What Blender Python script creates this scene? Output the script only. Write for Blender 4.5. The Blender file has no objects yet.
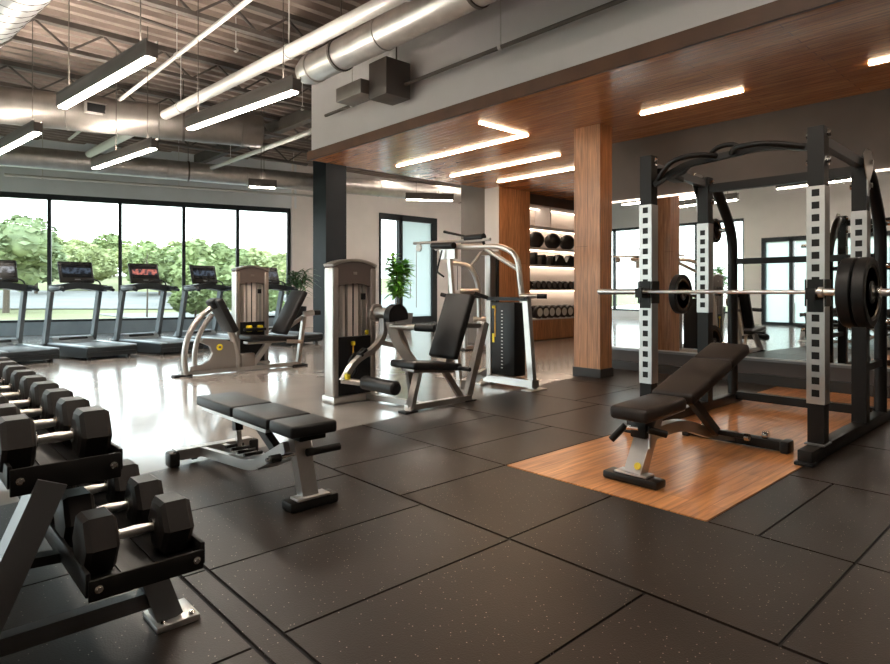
import bpy, bmesh, math, random
from mathutils import Vector, Matrix
R = math.radians
S = bpy.context.scene
COL = S.collection
# World axes are the room's: +x runs to the mirror wall, +y runs along it away from the camera, z is up.

# ------------------------------------------------------------------ camera
cam = bpy.data.cameras.new('camera')
cam.sensor_width = 36.0
cam.lens = 36.0 * 613.0 / 890.0
cam.shift_y = -42.0 / 890.0
cam.clip_end = 400
camo = bpy.data.objects.new('camera', cam)
COL.objects.link(camo)
camo.location = (0, 0, 1.2)
camo.rotation_euler = (R(90), 0, R(-42.67))
S.camera = camo

# ------------------------------------------------------------------ world, exposure
SKY = 3.8
LAMP = 46.0
world = bpy.data.worlds.new('world')
S.world = world
world.use_nodes = True
wn = world.node_tree
wn.nodes.clear()
w_out = wn.nodes.new('ShaderNodeOutputWorld')
w_bg = wn.nodes.new('ShaderNodeBackground')
w_tc = wn.nodes.new('ShaderNodeTexCoord')
w_sep = wn.nodes.new('ShaderNodeSeparateXYZ')
w_rmp = wn.nodes.new('ShaderNodeValToRGB')
w_rmp.color_ramp.elements[0].position = 0.0
w_rmp.color_ramp.elements[0].color = (0.92, 0.97, 0.97, 1)
w_rmp.color_ramp.elements[1].position = 0.6
w_rmp.color_ramp.elements[1].color = (0.74, 0.88, 1.0, 1)
wn.links.new(w_tc.outputs['Generated'], w_sep.inputs[0])
wn.links.new(w_sep.outputs['Z'], w_rmp.inputs[0])
wn.links.new(w_rmp.outputs[0], w_bg.inputs['Color'])
w_bg.inputs['Strength'].default_value = SKY
wn.links.new(w_bg.outputs[0], w_out.inputs[0])

S.view_settings.view_transform = 'Standard'
S.view_settings.look = 'None'
S.view_settings.gamma = 1.0
S.view_settings.exposure = 0.78
S.view_settings.use_curve_mapping = False
S.cycles.use_denoising = True
S.cycles.max_bounces = 10
S.cycles.diffuse_bounces = 5
S.cycles.glossy_bounces = 5
S.cycles.transparent_max_bounces = 12
S.cycles.sample_clamp_indirect = 6.0
S.cycles.caustics_reflective = False
S.cycles.caustics_refractive = False


# window wall: local frame (t along the wall, n outwards)
WO = Vector((2.315, 19.626, 0))
WT = Vector((0.9604, -0.2786, 0)).normalized()
WN = Vector((-WT.y, WT.x, 0))          # outwards


def WP(t, n, z):
    return WO + WT * t + WN * n + Vector((0, 0, z))



# ------------------------------------------------------------------ materials
MATS = {}


def nodes_of(m):
    return m.node_tree.nodes, m.node_tree.links


def mat(name, col, rough=0.5, metal=0.0, spec=None, coat=0.0, coat_rough=0.1, emit=None, estr=0.0, var=0.0, vscale=6.0, bump=0.0, bscale=200.0):
    m = bpy.data.materials.new(name)
    m.use_nodes = True
    n, l = nodes_of(m)
    b = n['Principled BSDF']
    b.inputs['Base Color'].default_value = (*col, 1)
    b.inputs['Roughness'].default_value = rough
    b.inputs['Metallic'].default_value = metal
    if spec is not None:
        b.inputs['Specular IOR Level'].default_value = spec
    b.inputs['Coat Weight'].default_value = coat
    b.inputs['Coat Roughness'].default_value = coat_rough
    if emit:
        b.inputs['Emission Color'].default_value = (*emit, 1)
        b.inputs['Emission Strength'].default_value = estr
    if var > 0 or bump > 0:
        tc = n.new('ShaderNodeTexCoord')
    if var > 0:
        no = n.new('ShaderNodeTexNoise')
        no.inputs['Scale'].default_value = vscale
        no.inputs['Detail'].default_value = 5
        l.new(tc.outputs['Object'], no.inputs['Vector'])
        rp = n.new('ShaderNodeValToRGB')
        rp.color_ramp.elements[0].position = 0.3
        rp.color_ramp.elements[1].position = 0.7
        rp.color_ramp.elements[0].color = (*[c * (1 - var) for c in col], 1)
        rp.color_ramp.elements[1].color = (*[min(1, c * (1 + var)) for c in col], 1)
        l.new(no.outputs['Fac'], rp.inputs[0])
        l.new(rp.outputs[0], b.inputs['Base Color'])
    if bump > 0:
        n2 = n.new('ShaderNodeTexNoise')
        n2.inputs['Scale'].default_value = bscale
        n2.inputs['Detail'].default_value = 3
        l.new(tc.outputs['Object'], n2.inputs['Vector'])
        bp = n.new('ShaderNodeBump')
        bp.inputs['Strength'].default_value = bump
        bp.inputs['Distance'].default_value = 0.003
        l.new(n2.outputs['Fac'], bp.inputs['Height'])
        l.new(bp.outputs[0], b.inputs['Normal'])
    MATS[name] = m
    return m


def wood(name, c1, c2, seam, along='y', across='x', pw=0.14, pl=1.6, rough=0.35, coat=0.2):
    m = bpy.data.materials.new(name)
    m.use_nodes = True
    n, l = nodes_of(m)
    b = n['Principled BSDF']
    tc = n.new('ShaderNodeTexCoord')
    sp = n.new('ShaderNodeSeparateXYZ')
    l.new(tc.outputs['Object'], sp.inputs[0])
    cb = n.new('ShaderNodeCombineXYZ')
    l.new(sp.outputs[along.upper()], cb.inputs[0])
    if across == 'xy':
        ad = n.new('ShaderNodeMath')
        l.new(sp.outputs['X'], ad.inputs[0])
        l.new(sp.outputs['Y'], ad.inputs[1])
        l.new(ad.outputs[0], cb.inputs[1])
    else:
        l.new(sp.outputs[across.upper()], cb.inputs[1])
    br = n.new('ShaderNodeTexBrick')
    br.inputs['Scale'].default_value = 1.0
    br.inputs['Brick Width'].default_value = pl
    br.inputs['Row Height'].default_value = pw
    br.inputs['Mortar Size'].default_value = 0.0025
    br.inputs['Mortar Smooth'].default_value = 0.2
    br.inputs['Bias'].default_value = 0.0
    br.inputs['Color1'].default_value = (*c1, 1)
    br.inputs['Color2'].default_value = (*c2, 1)
    br.inputs['Mortar'].default_value = (*seam, 1)
    l.new(cb.outputs[0], br.inputs['Vector'])
    mp = n.new('ShaderNodeMapping')
    mp.inputs['Scale'].default_value = (1.1, 16, 1)
    l.new(cb.outputs[0], mp.inputs['Vector'])
    no = n.new('ShaderNodeTexNoise')
    no.inputs['Scale'].default_value = 2.2
    no.inputs['Detail'].default_value = 7
    no.inputs['Distortion'].default_value = 0.6
    l.new(mp.outputs[0], no.inputs['Vector'])
    rp = n.new('ShaderNodeValToRGB')
    rp.color_ramp.elements[0].position = 0.28
    rp.color_ramp.elements[1].position = 0.72
    rp.color_ramp.elements[0].color = (0.5, 0.45, 0.42, 1)
    rp.color_ramp.elements[1].color = (1.2, 1.2, 1.2, 1)
    l.new(no.outputs['Fac'], rp.inputs[0])
    mx = n.new('ShaderNodeMix')
    mx.data_type = 'RGBA'
    mx.blend_type = 'MULTIPLY'
    mx.inputs['Factor'].default_value = 0.9
    l.new(br.outputs['Color'], mx.inputs['A'])
    l.new(rp.outputs[0], mx.inputs['B'])
    l.new(mx.outputs['Result'], b.inputs['Base Color'])
    b.inputs['Roughness'].default_value = rough
    b.inputs['Coat Weight'].default_value = coat
    b.inputs['Coat Roughness'].default_value = 0.18
    MATS[name] = m
    return m


def rubber(name):
    m = bpy.data.materials.new(name)
    m.use_nodes = True
    n, l = nodes_of(m)
    b = n['Principled BSDF']
    tc = n.new('ShaderNodeTexCoord')
    vo = n.new('ShaderNodeTexVoronoi')
    vo.inputs['Scale'].default_value = 70
    l.new(tc.outputs['Object'], vo.inputs['Vector'])
    ra = n.new('ShaderNodeValToRGB')           # speck where the cell centre is close
    ra.color_ramp.elements[0].position = 0.10
    ra.color_ramp.elements[0].color = (1, 1, 1, 1)
    ra.color_ramp.elements[1].position = 0.2
    ra.color_ramp.elements[1].color = (0, 0, 0, 1)
    l.new(vo.outputs['Distance'], ra.inputs[0])
    sp = n.new('ShaderNodeSeparateColor')
    l.new(vo.outputs['Color'], sp.inputs[0])
    gt = n.new('ShaderNodeMath')
    gt.operation = 'GREATER_THAN'
    gt.inputs[1].default_value = 0.80
    l.new(sp.outputs[0], gt.inputs[0])
    mu = n.new('ShaderNodeMath')
    mu.operation = 'MULTIPLY'
    l.new(ra.outputs[0], mu.inputs[0])
    l.new(gt.outputs[0], mu.inputs[1])
    no = n.new('ShaderNodeTexNoise')
    no.inputs['Scale'].default_value = 1.3
    no.inputs['Detail'].default_value = 6
    l.new(tc.outputs['Object'], no.inputs['Vector'])
    rb = n.new('ShaderNodeValToRGB')
    rb.color_ramp.elements[0].position = 0.3
    rb.color_ramp.elements[1].position = 0.75
    rb.color_ramp.elements[0].color = (0.020, 0.0150, 0.0125, 1)
    rb.color_ramp.elements[1].color = (0.036, 0.0265, 0.0215, 1)
    l.new(no.outputs['Fac'], rb.inputs[0])
    mx = n.new('ShaderNodeMix')
    mx.data_type = 'RGBA'
    l.new(mu.outputs[0], mx.inputs['Factor'])
    l.new(rb.outputs[0], mx.inputs['A'])
    mx.inputs['B'].default_value = (0.42, 0.34, 0.28, 1)
    l.new(mx.outputs['Result'], b.inputs['Base Color'])
    b.inputs['Roughness'].default_value = 0.38
    b.inputs['Specular IOR Level'].default_value = 0.24
    n2 = n.new('ShaderNodeTexNoise')
    n2.inputs['Scale'].default_value = 150
    l.new(tc.outputs['Object'], n2.inputs['Vector'])
    bp = n.new('ShaderNodeBump')
    bp.inputs['Strength'].default_value = 0.35
    bp.inputs['Distance'].default_value = 0.002
    l.new(n2.outputs['Fac'], bp.inputs['Height'])
    l.new(bp.outputs[0], b.inputs['Normal'])
    MATS[name] = m
    return m


def glass(name, tint=(0.93, 0.97, 0.96), refl=0.08):
    m = bpy.data.materials.new(name)
    m.use_nodes = True
    n, l = nodes_of(m)
    n.clear()
    out = n.new('ShaderNodeOutputMaterial')
    tr = n.new('ShaderNodeBsdfTransparent')
    tr.inputs[0].default_value = (*tint, 1)
    gl = n.new('ShaderNodeBsdfGlossy')
    gl.inputs['Roughness'].default_value = 0.02
    mx = n.new('ShaderNodeMixShader')
    mx.inputs[0].default_value = refl
    l.new(tr.outputs[0], mx.inputs[1])
    l.new(gl.outputs[0], mx.inputs[2])
    l.new(mx.outputs[0], out.inputs[0])
    MATS[name] = m
    return m


mat('concrete', (0.37, 0.345, 0.325), rough=0.16, spec=0.55, coat=0.25, coat_rough=0.08, var=0.12, vscale=1.1)
rubber('rubber_tile')
mat('tile_gap', (0.008, 0.007, 0.007), rough=0.9)
wood('platform_wood', (0.76, 0.345, 0.13), (0.60, 0.25, 0.085), (0.40, 0.16, 0.055), 'x', 'y', 0.12, 1.5, rough=0.3, coat=0.4)
wood('ceiling_wood', (0.74, 0.30, 0.105), (0.56, 0.21, 0.068), (0.07, 0.025, 0.01), 'y', 'x', 0.11, 1.9, rough=0.26, coat=0.5)
wood('column_wood', (0.64, 0.325, 0.16), (0.50, 0.235, 0.11), (0.2, 0.08, 0.03), 'z', 'xy', 0.2, 3.6, rough=0.4, coat=0.15)
mat('fascia_brown', (0.10, 0.043, 0.02), rough=0.45, var=0.2, vscale=4)
mat('white_paint', (0.86, 0.82, 0.80), rough=0.75, var=0.03, vscale=2)
mat('grey_paint', (0.78, 0.81, 0.85), rough=0.8, var=0.04, vscale=2)
mat('bulkhead_paint', (0.66, 0.645, 0.655), rough=0.75, var=0.05, vscale=1)
mat('dark_wall', (0.085, 0.072, 0.069), rough=0.6, var=0.1, vscale=2)
mat('navy_column', (0.014, 0.017, 0.021), rough=0.55, var=0.1, vscale=2, spec=0.25)
mat('taupe_wall', (0.16, 0.135, 0.12), rough=0.7, var=0.08, vscale=2)
mat('base_dark', (0.05, 0.047, 0.046), rough=0.4, spec=0.25)
mat('sill_grey', (0.24, 0.30, 0.34), rough=0.6, var=0.1, vscale=3)
mat('frame_black', (0.025, 0.03, 0.035), rough=0.4, spec=0.25)
glass('window_glass', refl=0.02)
fg = glass('frosted_glass', (0.80, 0.86, 0.86), 0.05)
for nd in list(fg.node_tree.nodes):
    if nd.type == 'BSDF_TRANSPARENT':
        tl = fg.node_tree.nodes.new('ShaderNodeBsdfTranslucent')
        tl.inputs[0].default_value = (0.62, 0.68, 0.66, 1)
        ms = fg.node_tree.nodes.new('ShaderNodeMixShader')
        ms.inputs[0].default_value = 0.85
        dst = nd.outputs[0].links[0].to_socket
        fg.node_tree.links.new(nd.outputs[0], ms.inputs[1])
        fg.node_tree.links.new(tl.outputs[0], ms.inputs[2])
        fg.node_tree.links.new(ms.outputs[0], dst)
mat('mirror_silver', (0.86, 0.88, 0.87), rough=0.015, metal=1.0)
mat('deck_metal', (0.27, 0.215, 0.185), rough=0.55, metal=0.35, var=0.25, vscale=1.2)
mat('joist_dark', (0.10, 0.085, 0.075), rough=0.6, var=0.2, vscale=3)
mat('galvanised', (0.56, 0.54, 0.52), rough=0.38, metal=0.85, var=0.12, vscale=5)
mat('galvanised_bright', (0.50, 0.50, 0.51), rough=0.36, metal=0.7, var=0.08, vscale=4)
mat('duct_dull', (0.25, 0.23, 0.215), rough=0.42, metal=0.7, var=0.15, vscale=4)
mat('pipe_white', (0.66, 0.65, 0.63), rough=0.4, metal=0.2)
mat('lamp_housing', (0.10, 0.088, 0.08), rough=0.45, metal=0.3)
mat('lamp_glow', (1, 0.9, 0.75), rough=0.5, emit=(1.0, 0.885, 0.75), estr=LAMP)
mat('added_uplight_glow', (1, 0.9, 0.75), rough=0.5, emit=(1.0, 0.885, 0.75), estr=LAMP * 1.7)
mat('strip_glow', (1, 0.85, 0.65), rough=0.5, emit=(1.0, 0.74, 0.48), estr=LAMP * 0.42)
mat('shelf_glow', (1, 0.85, 0.7), rough=0.5, emit=(1.0, 0.80, 0.62), estr=5.5)
mat('mirror_glow', (1, 0.85, 0.7), rough=0.5, emit=(1.0, 0.84, 0.68), estr=1.8)
mat('silver_frame', (0.56, 0.53, 0.505), rough=0.3, metal=0.95)
mat('taupe_frame', (0.36, 0.325, 0.30), rough=0.34, metal=0.8)
mat('tower_taupe', (0.15, 0.12, 0.11), rough=0.45, metal=0.25)
mat('chrome', (0.80, 0.79, 0.77), rough=0.14, metal=1.0)
mat('bar_steel', (0.78, 0.76, 0.74), rough=0.32, metal=1.0, bump=0.15, bscale=500)
mat('rack_black', (0.014, 0.0128, 0.0122), rough=0.38, metal=0.1, spec=0.28)
mat('rack_silver', (0.60, 0.58, 0.565), rough=0.32, metal=0.9)
mat('rack_grey', (0.19, 0.195, 0.205), rough=0.36, metal=0.5)
mat('vinyl_black', (0.012, 0.0115, 0.012), rough=0.42, spec=0.28, bump=0.12, bscale=300)
mat('vinyl_brown', (0.024, 0.0175, 0.015), rough=0.48, spec=0.28, bump=0.12, bscale=300)
mat('hex_rubber', (0.016, 0.0128, 0.0118), rough=0.46, spec=0.28, bump=0.1, bscale=250)
mat('plate_rubber', (0.013, 0.0125, 0.0125), rough=0.42, spec=0.28)
mat('black_plastic', (0.011, 0.011, 0.012), rough=0.4, spec=0.25)
mat('dark_shroud', (0.012, 0.012, 0.013), rough=0.35, spec=0.25)
mat('cream_panel', (0.86, 0.78, 0.72), rough=0.5)
mat('yellow', (0.85, 0.68, 0.03), rough=0.5)
mat('orange_mark', (0.75, 0.40, 0.04), rough=0.5)
mat('seam_black', (0.004, 0.004, 0.004), rough=0.8)
mat('white_mark', (0.75, 0.75, 0.73), rough=0.5)
mat('tread_rail', (0.30, 0.36, 0.41), rough=0.35, metal=0.4)
mat('tread_belt', (0.10, 0.125, 0.145), rough=0.5, bump=0.1)
mat('tread_body', (0.022, 0.028, 0.033), rough=0.38, spec=0.25)
mat('tread_grey', (0.13, 0.155, 0.175), rough=0.4, metal=0.4)


def screen(name, c1, c2, st):
    m = mat(name, (0.008, 0.009, 0.011), rough=0.2, spec=0.3)
    n, l = nodes_of(m)
    b = n['Principled BSDF']
    tc = n.new('ShaderNodeTexCoord')
    no = n.new('ShaderNodeTexNoise')
    no.inputs['Scale'].default_value = 14
    l.new(tc.outputs['Object'], no.inputs['Vector'])
    rp = n.new('ShaderNodeValToRGB')
    rp.color_ramp.elements[0].position = 0.4
    rp.color_ramp.elements[0].color = (*c1, 1)
    rp.color_ramp.elements[1].position = 0.6
    rp.color_ramp.elements[1].color = (*c2, 1)
    l.new(no.outputs['Fac'], rp.inputs[0])
    sp = n.new('ShaderNodeSeparateXYZ')
    l.new(tc.outputs['Object'], sp.inputs[0])
    ds = n.new('ShaderNodeMath')
    ds.operation = 'SUBTRACT'
    l.new(sp.outputs['Z'], ds.inputs[0])
    ds.inputs[1].default_value = 1.56
    ab = n.new('ShaderNodeMath')
    ab.operation = 'ABSOLUTE'
    l.new(ds.outputs[0], ab.inputs[0])
    lt = n.new('ShaderNodeMath')
    lt.operation = 'LESS_THAN'
    l.new(ab.outputs[0], lt.inputs[0])
    lt.inputs[1].default_value = 0.055
    mu = n.new('ShaderNodeMath')
    mu.operation = 'MULTIPLY'
    l.new(lt.outputs[0], mu.inputs[0])
    mu.inputs[1].default_value = st
    l.new(rp.outputs[0], b.inputs['Emission Color'])
    l.new(mu.outputs[0], b.inputs['Emission Strength'])
    return m


screen('screen_blue', (0.004, 0.006, 0.01), (0.05, 0.07, 0.10), 0.8)
screen('screen_red', (0.02, 0.03, 0.04), (0.55, 0.16, 0.12), 0.8)
screen('screen_pale', (0.01, 0.015, 0.02), (0.30, 0.32, 0.35), 0.7)
mat('leaf_green', (0.20, 0.46, 0.07), rough=0.45, var=0.35, vscale=5)
mat('leaf_dark', (0.07, 0.15, 0.06), rough=0.45, var=0.3, vscale=5)
mat('stem_brown', (0.12, 0.085, 0.05), rough=0.8)
mat('pot_grey', (0.13, 0.13, 0.13), rough=0.6)
mat('pot_black', (0.015, 0.016, 0.018), rough=0.4, spec=0.25)
mat('soil', (0.03, 0.022, 0.016), rough=0.95)
mat('tree_green', (0.23, 0.275, 0.14), rough=0.8, var=0.3, vscale=1.2)
mat('tree_pale', (0.33, 0.36, 0.165), rough=0.8, var=0.3, vscale=0.8)
mat('tree_deep', (0.25, 0.30, 0.13), rough=0.8, var=0.35, vscale=1.0)
mat('bark', (0.10, 0.075, 0.055), rough=0.9)
mat('grass', (0.20, 0.195, 0.09), rough=0.95, var=0.15, vscale=0.25)
mat('path_pale', (0.21, 0.20, 0.185), rough=0.9, var=0.1, vscale=0.6)
mat('cork', (0.45, 0.28, 0.15), rough=0.8)
mat('foam_grey', (0.16, 0.15, 0.15), rough=0.8)

# ------------------------------------------------------------------ mesh helpers


def V(*a):
    return Vector(a)


WPOS = {}


def world_of(o):
    v = Vector((0, 0, 0))
    while o is not None:
        v += o.location
        o = o.parent
    return v


def frame_from(d, up=Vector((0, 0, 1))):
    d = d.normalized()
    if abs(d.dot(up)) > 0.98:
        up = Vector((0, 1, 0)) if abs(d.y) < 0.9 else Vector((1, 0, 0))
    s = d.cross(up).normalized()
    u = s.cross(d).normalized()
    return s, u


def smooth_path(pts, n=6):
    pts = [Vector(p) for p in pts]
    out = []
    for i in range(len(pts) - 1):
        p0 = pts[max(i - 1, 0)]
        p1, p2 = pts[i], pts[i + 1]
        p3 = pts[min(i + 2, len(pts) - 1)]
        for k in range(n):
            t = k / n
            out.append(0.5 * ((2 * p1) + (-p0 + p2) * t + (2 * p0 - 5 * p1 + 4 * p2 - p3) * t * t + (-p0 + 3 * p1 - 3 * p2 + p3) * t ** 3))
    out.append(pts[-1])
    return out


def fillet(pts, r, n=5):
    pts = [Vector(p) for p in pts]
    out = [pts[0]]
    for i in range(1, len(pts) - 1):
        a, b, c = pts[i - 1], pts[i], pts[i + 1]
        d1, d2 = (a - b), (c - b)
        rr = min(r, d1.length * 0.48, d2.length * 0.48)
        s, e = b + d1.normalized() * rr, b + d2.normalized() * rr
        for k in range(n + 1):
            t = k / n
            out.append((1 - t) ** 2 * s + 2 * t * (1 - t) * b + t * t * e)
    out.append(pts[-1])
    return out


class MB:
    """collects shapes in world coordinates; build() links them as one mesh object"""

    def __init__(self):
        self.bm = bmesh.new()

    def hexa(self, c):
        vs = [self.bm.verts.new(p) for p in c]      # 0-3 bottom loop, 4-7 top loop
        for f in ((3, 2, 1, 0), (4, 5, 6, 7), (0, 1, 5, 4), (1, 2, 6, 5), (2, 3, 7, 6), (3, 0, 4, 7)):
            self.bm.faces.new([vs[i] for i in f])
        return self

    def box(self, x0, x1, y0, y1, z0, z1):
        return self.hexa([(x0, y0, z0), (x1, y0, z0), (x1, y1, z0), (x0, y1, z0), (x0, y0, z1), (x1, y0, z1), (x1, y1, z1), (x0, y1, z1)])

    def rbox(self, c, s, bev=0.01, seg=2, rot=None):
        r = bmesh.ops.create_cube(self.bm, size=1.0)
        vs = r['verts']
        for v in vs:
            v.co = Vector((v.co.x * s[0], v.co.y * s[1], v.co.z * s[2]))
        es = list({e for v in vs for e in v.link_edges})
        if bev > 0:
            rr = bmesh.ops.bevel(self.bm, geom=es, offset=bev, segments=seg, profile=0.5, affect='EDGES')
            vs = list({v for f in rr['faces'] for v in f.verts} | {v for v in vs if v.is_valid})
        M = (rot if rot is not None else Matrix.Identity(3))
        for v in vs:
            v.co = M @ v.co + Vector(c)
        return self

    def bar(self, p, q, w, h, up=Vector((0, 0, 1)), bev=0.0):
        p, q = Vector(p), Vector(q)
        d = q - p
        s, u = frame_from(d, up)
        if bev > 0:
            M = Matrix((s, d.normalized(), u)).transposed()
            return self.rbox((p + q) / 2, (w, d.length, h), bev, 2, M)
        a, b = s * (w / 2), u * (h / 2)
        return self.hexa([p - a - b, p + a - b, q + a - b, q - a - b, p - a + b, p + a + b, q + a + b, q - a + b])

    def tube(self, pts, r, seg=12, caps=True, square=False):
        pts = [Vector(p) for p in pts]
        rad = r if isinstance(r, (list, tuple)) else [r] * len(pts)
        rings = []
        s = None
        for i, p in enumerate(pts):
            if i == 0:
                d = pts[1] - pts[0]
            elif i == len(pts) - 1:
                d = pts[-1] - pts[-2]
            else:
                d = (pts[i + 1] - p).normalized() + (p - pts[i - 1]).normalized()
            d.normalize()
            if s is None:
                s, u = frame_from(d)
            else:
                s = (s - d * s.dot(d)).normalized()
                u = s.cross(d).normalized()
            ring = []
            for k in range(seg):
                a = 2 * math.pi * k / seg
                ring.append(self.bm.verts.new(p + s * math.cos(a) * rad[i] + u * math.sin(a) * rad[i]))
            rings.append(ring)
        for a, b in zip(rings, rings[1:]):
            for k in range(seg):
                self.bm.faces.new((a[k], a[(k + 1) % seg], b[(k + 1) % seg], b[k]))
        if caps:
            self.bm.faces.new(rings[0][::-1])
            self.bm.faces.new(rings[-1])
        return self

    def beam(self, pts, w, h, up=Vector((0, 0, 1))):
        """rectangular tube swept along a path, mitred"""
        pts = [Vector(p) for p in pts]
        rings = []
        for i, p in enumerate(pts):
            if i == 0:
                d = pts[1] - pts[0]
            elif i == len(pts) - 1:
                d = pts[-1] - pts[-2]
            else:
                d = (pts[i + 1] - p).normalized() + (p - pts[i - 1]).normalized()
            s, u = frame_from(d, up)
            rings.append([self.bm.verts.new(p + s * a * w / 2 + u * b * h / 2) for a, b in ((-1, -1), (1, -1), (1, 1), (-1, 1))])
        for a, b in zip(rings, rings[1:]):
            for k in range(4):
                self.bm.faces.new((a[k], a[(k + 1) % 4], b[(k + 1) % 4], b[k]))
        self.bm.faces.new(rings[0][::-1])
        self.bm.faces.new(rings[-1])
        return self

    def lathe(self, p, axis, prof, seg=24):
        """prof: list of (distance along axis, radius)"""
        p, axis = Vector(p), Vector(axis).normalized()
        s, u = frame_from(axis)
        rings = []
        for (t, r) in prof:
            if r < 1e-5:
                rings.append([self.bm.verts.new(p + axis * t)])
            else:
                rings.append([self.bm.verts.new(p + axis * t + (s * math.cos(2 * math.pi * k / seg) + u * math.sin(2 * math.pi * k / seg)) * r) for k in range(seg)])
        for a, b in zip(rings, rings[1:]):
            if len(a) == 1 and len(b) == 1:
                continue
            for k in range(seg):
                k2 = (k + 1) % seg
                if len(a) == 1:
                    self.bm.faces.new((a[0], b[k2], b[k]))
                elif len(b) == 1:
                    self.bm.faces.new((a[k], a[k2], b[0]))
                else:
                    self.bm.faces.new((a[k], a[k2], b[k2], b[k]))
        if len(rings[0]) > 1:
            self.bm.faces.new(rings[0][::-1])
        if len(rings[-1]) > 1:
            self.bm.faces.new(rings[-1])
        return self

    def cyl(self, p, q, r, seg=20, bev=0.0):
        p, q = Vector(p), Vector(q)
        L = (q - p).length
        if bev > 0:
            return self.lathe(p, q - p, [(0, r - bev), (bev, r), (L - bev, r), (L, r - bev)], seg)
        return self.lathe(p, q - p, [(0, r), (L, r)], seg)

    def prism(self, poly, d):
        """poly: list of 3D points (planar), extruded by vector d"""
        d = Vector(d)
        a = [self.bm.verts.new(Vector(p)) for p in poly]
        b = [self.bm.verts.new(Vector(p) + d) for p in poly]
        n = len(a)
        self.bm.faces.new(a[::-1])
        self.bm.faces.new(b)
        for k in range(n):
            self.bm.faces.new((a[k], a[(k + 1) % n], b[(k + 1) % n], b[k]))
        return self

    def sphere(self, c, r, sub=2, scale=(1, 1, 1)):
        rr = bmesh.ops.create_icosphere(self.bm, subdivisions=sub, radius=r)
        for v in rr['verts']:
            v.co = Vector((v.co.x * scale[0], v.co.y * scale[1], v.co.z * scale[2])) + Vector(c)
        return rr['verts']

    def build(self, name, m, parent=None, smooth=True, angle=35, bevel=0.0):
        bm = self.bm
        if bevel > 0:
            es = [e for e in bm.edges if len(e.link_faces) == 2 and e.calc_face_angle(0) > R(30)]
            bmesh.ops.bevel(bm, geom=es, offset=bevel, segments=2, profile=0.5, affect='EDGES', clamp_overlap=True)
        bmesh.ops.recalc_face_normals(bm, faces=bm.faces)
        off = world_of(parent) if parent is not None else None
        if off is not None:
            for v in bm.verts:
                v.co -= off
        me = bpy.data.meshes.new(name)
        bm.to_mesh(me)
        bm.free()
        if smooth:
            me.shade_smooth()
            me.set_sharp_from_angle(angle=R(angle))
        me.materials.append(MATS[m])
        o = bpy.data.objects.new(name, me)
        COL.objects.link(o)
        if parent is not None:
            o.parent = parent
        return o


def tag(o, label=None, cat=None, group=None, kind=None):
    if label:
        o['label'] = label
    if cat:
        o['category'] = cat
    if group:
        o['group'] = group
    if kind:
        o['kind'] = kind
    return o


def thing(name, loc, label, cat, group=None, rz=0):
    o = bpy.data.objects.new(name, None)
    o.empty_display_size = 0.1
    COL.objects.link(o)
    o.location = loc
    o.rotation_euler.z = rz
    return tag(o, label, cat, group)


def struct(o):
    o['kind'] = 'structure'
    return o


def copy_tree(o, parent=None):
    c = o.copy()
    COL.objects.link(c)
    c.parent = parent
    for ch in list(o.children):
        copy_tree(ch, c)
    return c


def merge_origin(o):
    """move a parentless mesh's origin to its bounding-box base centre"""
    vs = o.data.vertices
    c = Vector(((min(v.co.x for v in vs) + max(v.co.x for v in vs)) / 2, (min(v.co.y for v in vs) + max(v.co.y for v in vs)) / 2, min(v.co.z for v in vs)))
    o.data.transform(Matrix.Translation(-c))
    o.location = c
    return o


ORD = ['first', 'second', 'third', 'fourth', 'fifth', 'sixth', 'seventh', 'eighth', 'ninth', 'tenth', 'eleventh', 'twelfth']
rnd = random.Random(7)

# ================================================================== SETTING
H_DECK = 5.2
struct(MB().box(-6.2, 18.2, -4.2, 23.0, -0.3, 0.0).build('floor', 'concrete', smooth=False))


def edge_u(v):      # where the rubber flooring stops
    return 4.08 + 0.125 * v


rows = [(-2.6, -1.4, [-3.9, -1.8, 0.2, 1.6, 2.9]), (-1.4, -0.2, [-3.9, -1.2, 0.6, 1.9, 3.1]), (-0.2, 0.914, [-3.9, -2.4, -0.6, 0.7, 1.93, 2.95]),
        (0.914, 1.02, [-3.9, -1.2, 0.6, 1.6, 2.6, 3.4]), (1.02, 2.206, [-3.9, -2.3, -1.1, 0.1, 1.235, 1.94, 2.59, 3.35]),
        (2.206, 3.12, [-3.9, -2.0, -0.5, 0.75, 1.95, 2.78, 3.5]), (3.12, 4.30, [-3.9, -1.8, 0.2, 0.75, 1.15, 1.40, 2.78, 3.3, 3.95]),
        (4.30, 5.50, [-3.9, -2.3, -0.6, 0.35, 1.40, 2.78, 3.6]), (5.50, 6.70, [-3.9, -1.5, 0.1, 1.40, 2.78, 3.9]), (6.70, 8.16, [-3.9, -1.0, 0.5, 1.40, 2.78, 4.0])]
f = MB()
g = 0.006
for (v0, v1, cuts) in rows:
    cs = cuts + [None]
    for a, b in zip(cs, cs[1:]):
        if v0 >= 3.1 and a == 1.40 and b == 2.78:
            continue
        b0 = edge_u(v0) if b is None else b - g
        b1 = edge_u(v1) if b is None else b - g
        ga = 0.012 if v0 in (1.02, 0.914, 2.206) else g
        lo = [(v0 + ga, a + g, 0.002), (v1 - g, a + g, 0.002), (v1 - g, b1, 0.002), (v0 + ga, b0, 0.002)]
        f.hexa(lo + [(x, y, 0.012) for x, y, z in lo])
struct(f.build('floor', 'rubber_tile', smooth=False, bevel=0.003))
b = MB().prism([(-2.6, -3.9, 0.001), (8.16, -3.9, 0.001), (8.16, edge_u(8.16), 0.001), (-2.6, edge_u(-2.6), 0.001)], (0, 0, 0.003))
struct(b.build('floor', 'tile_gap', smooth=False))

# ---- window wall
tm = [-8.55, -7.0, -5.4, -3.8, -2.2, -0.6, 1.068, 2.757, 4.412, 5.926, 7.465]
Z0, Z1 = 0.34, 3.78


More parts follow.
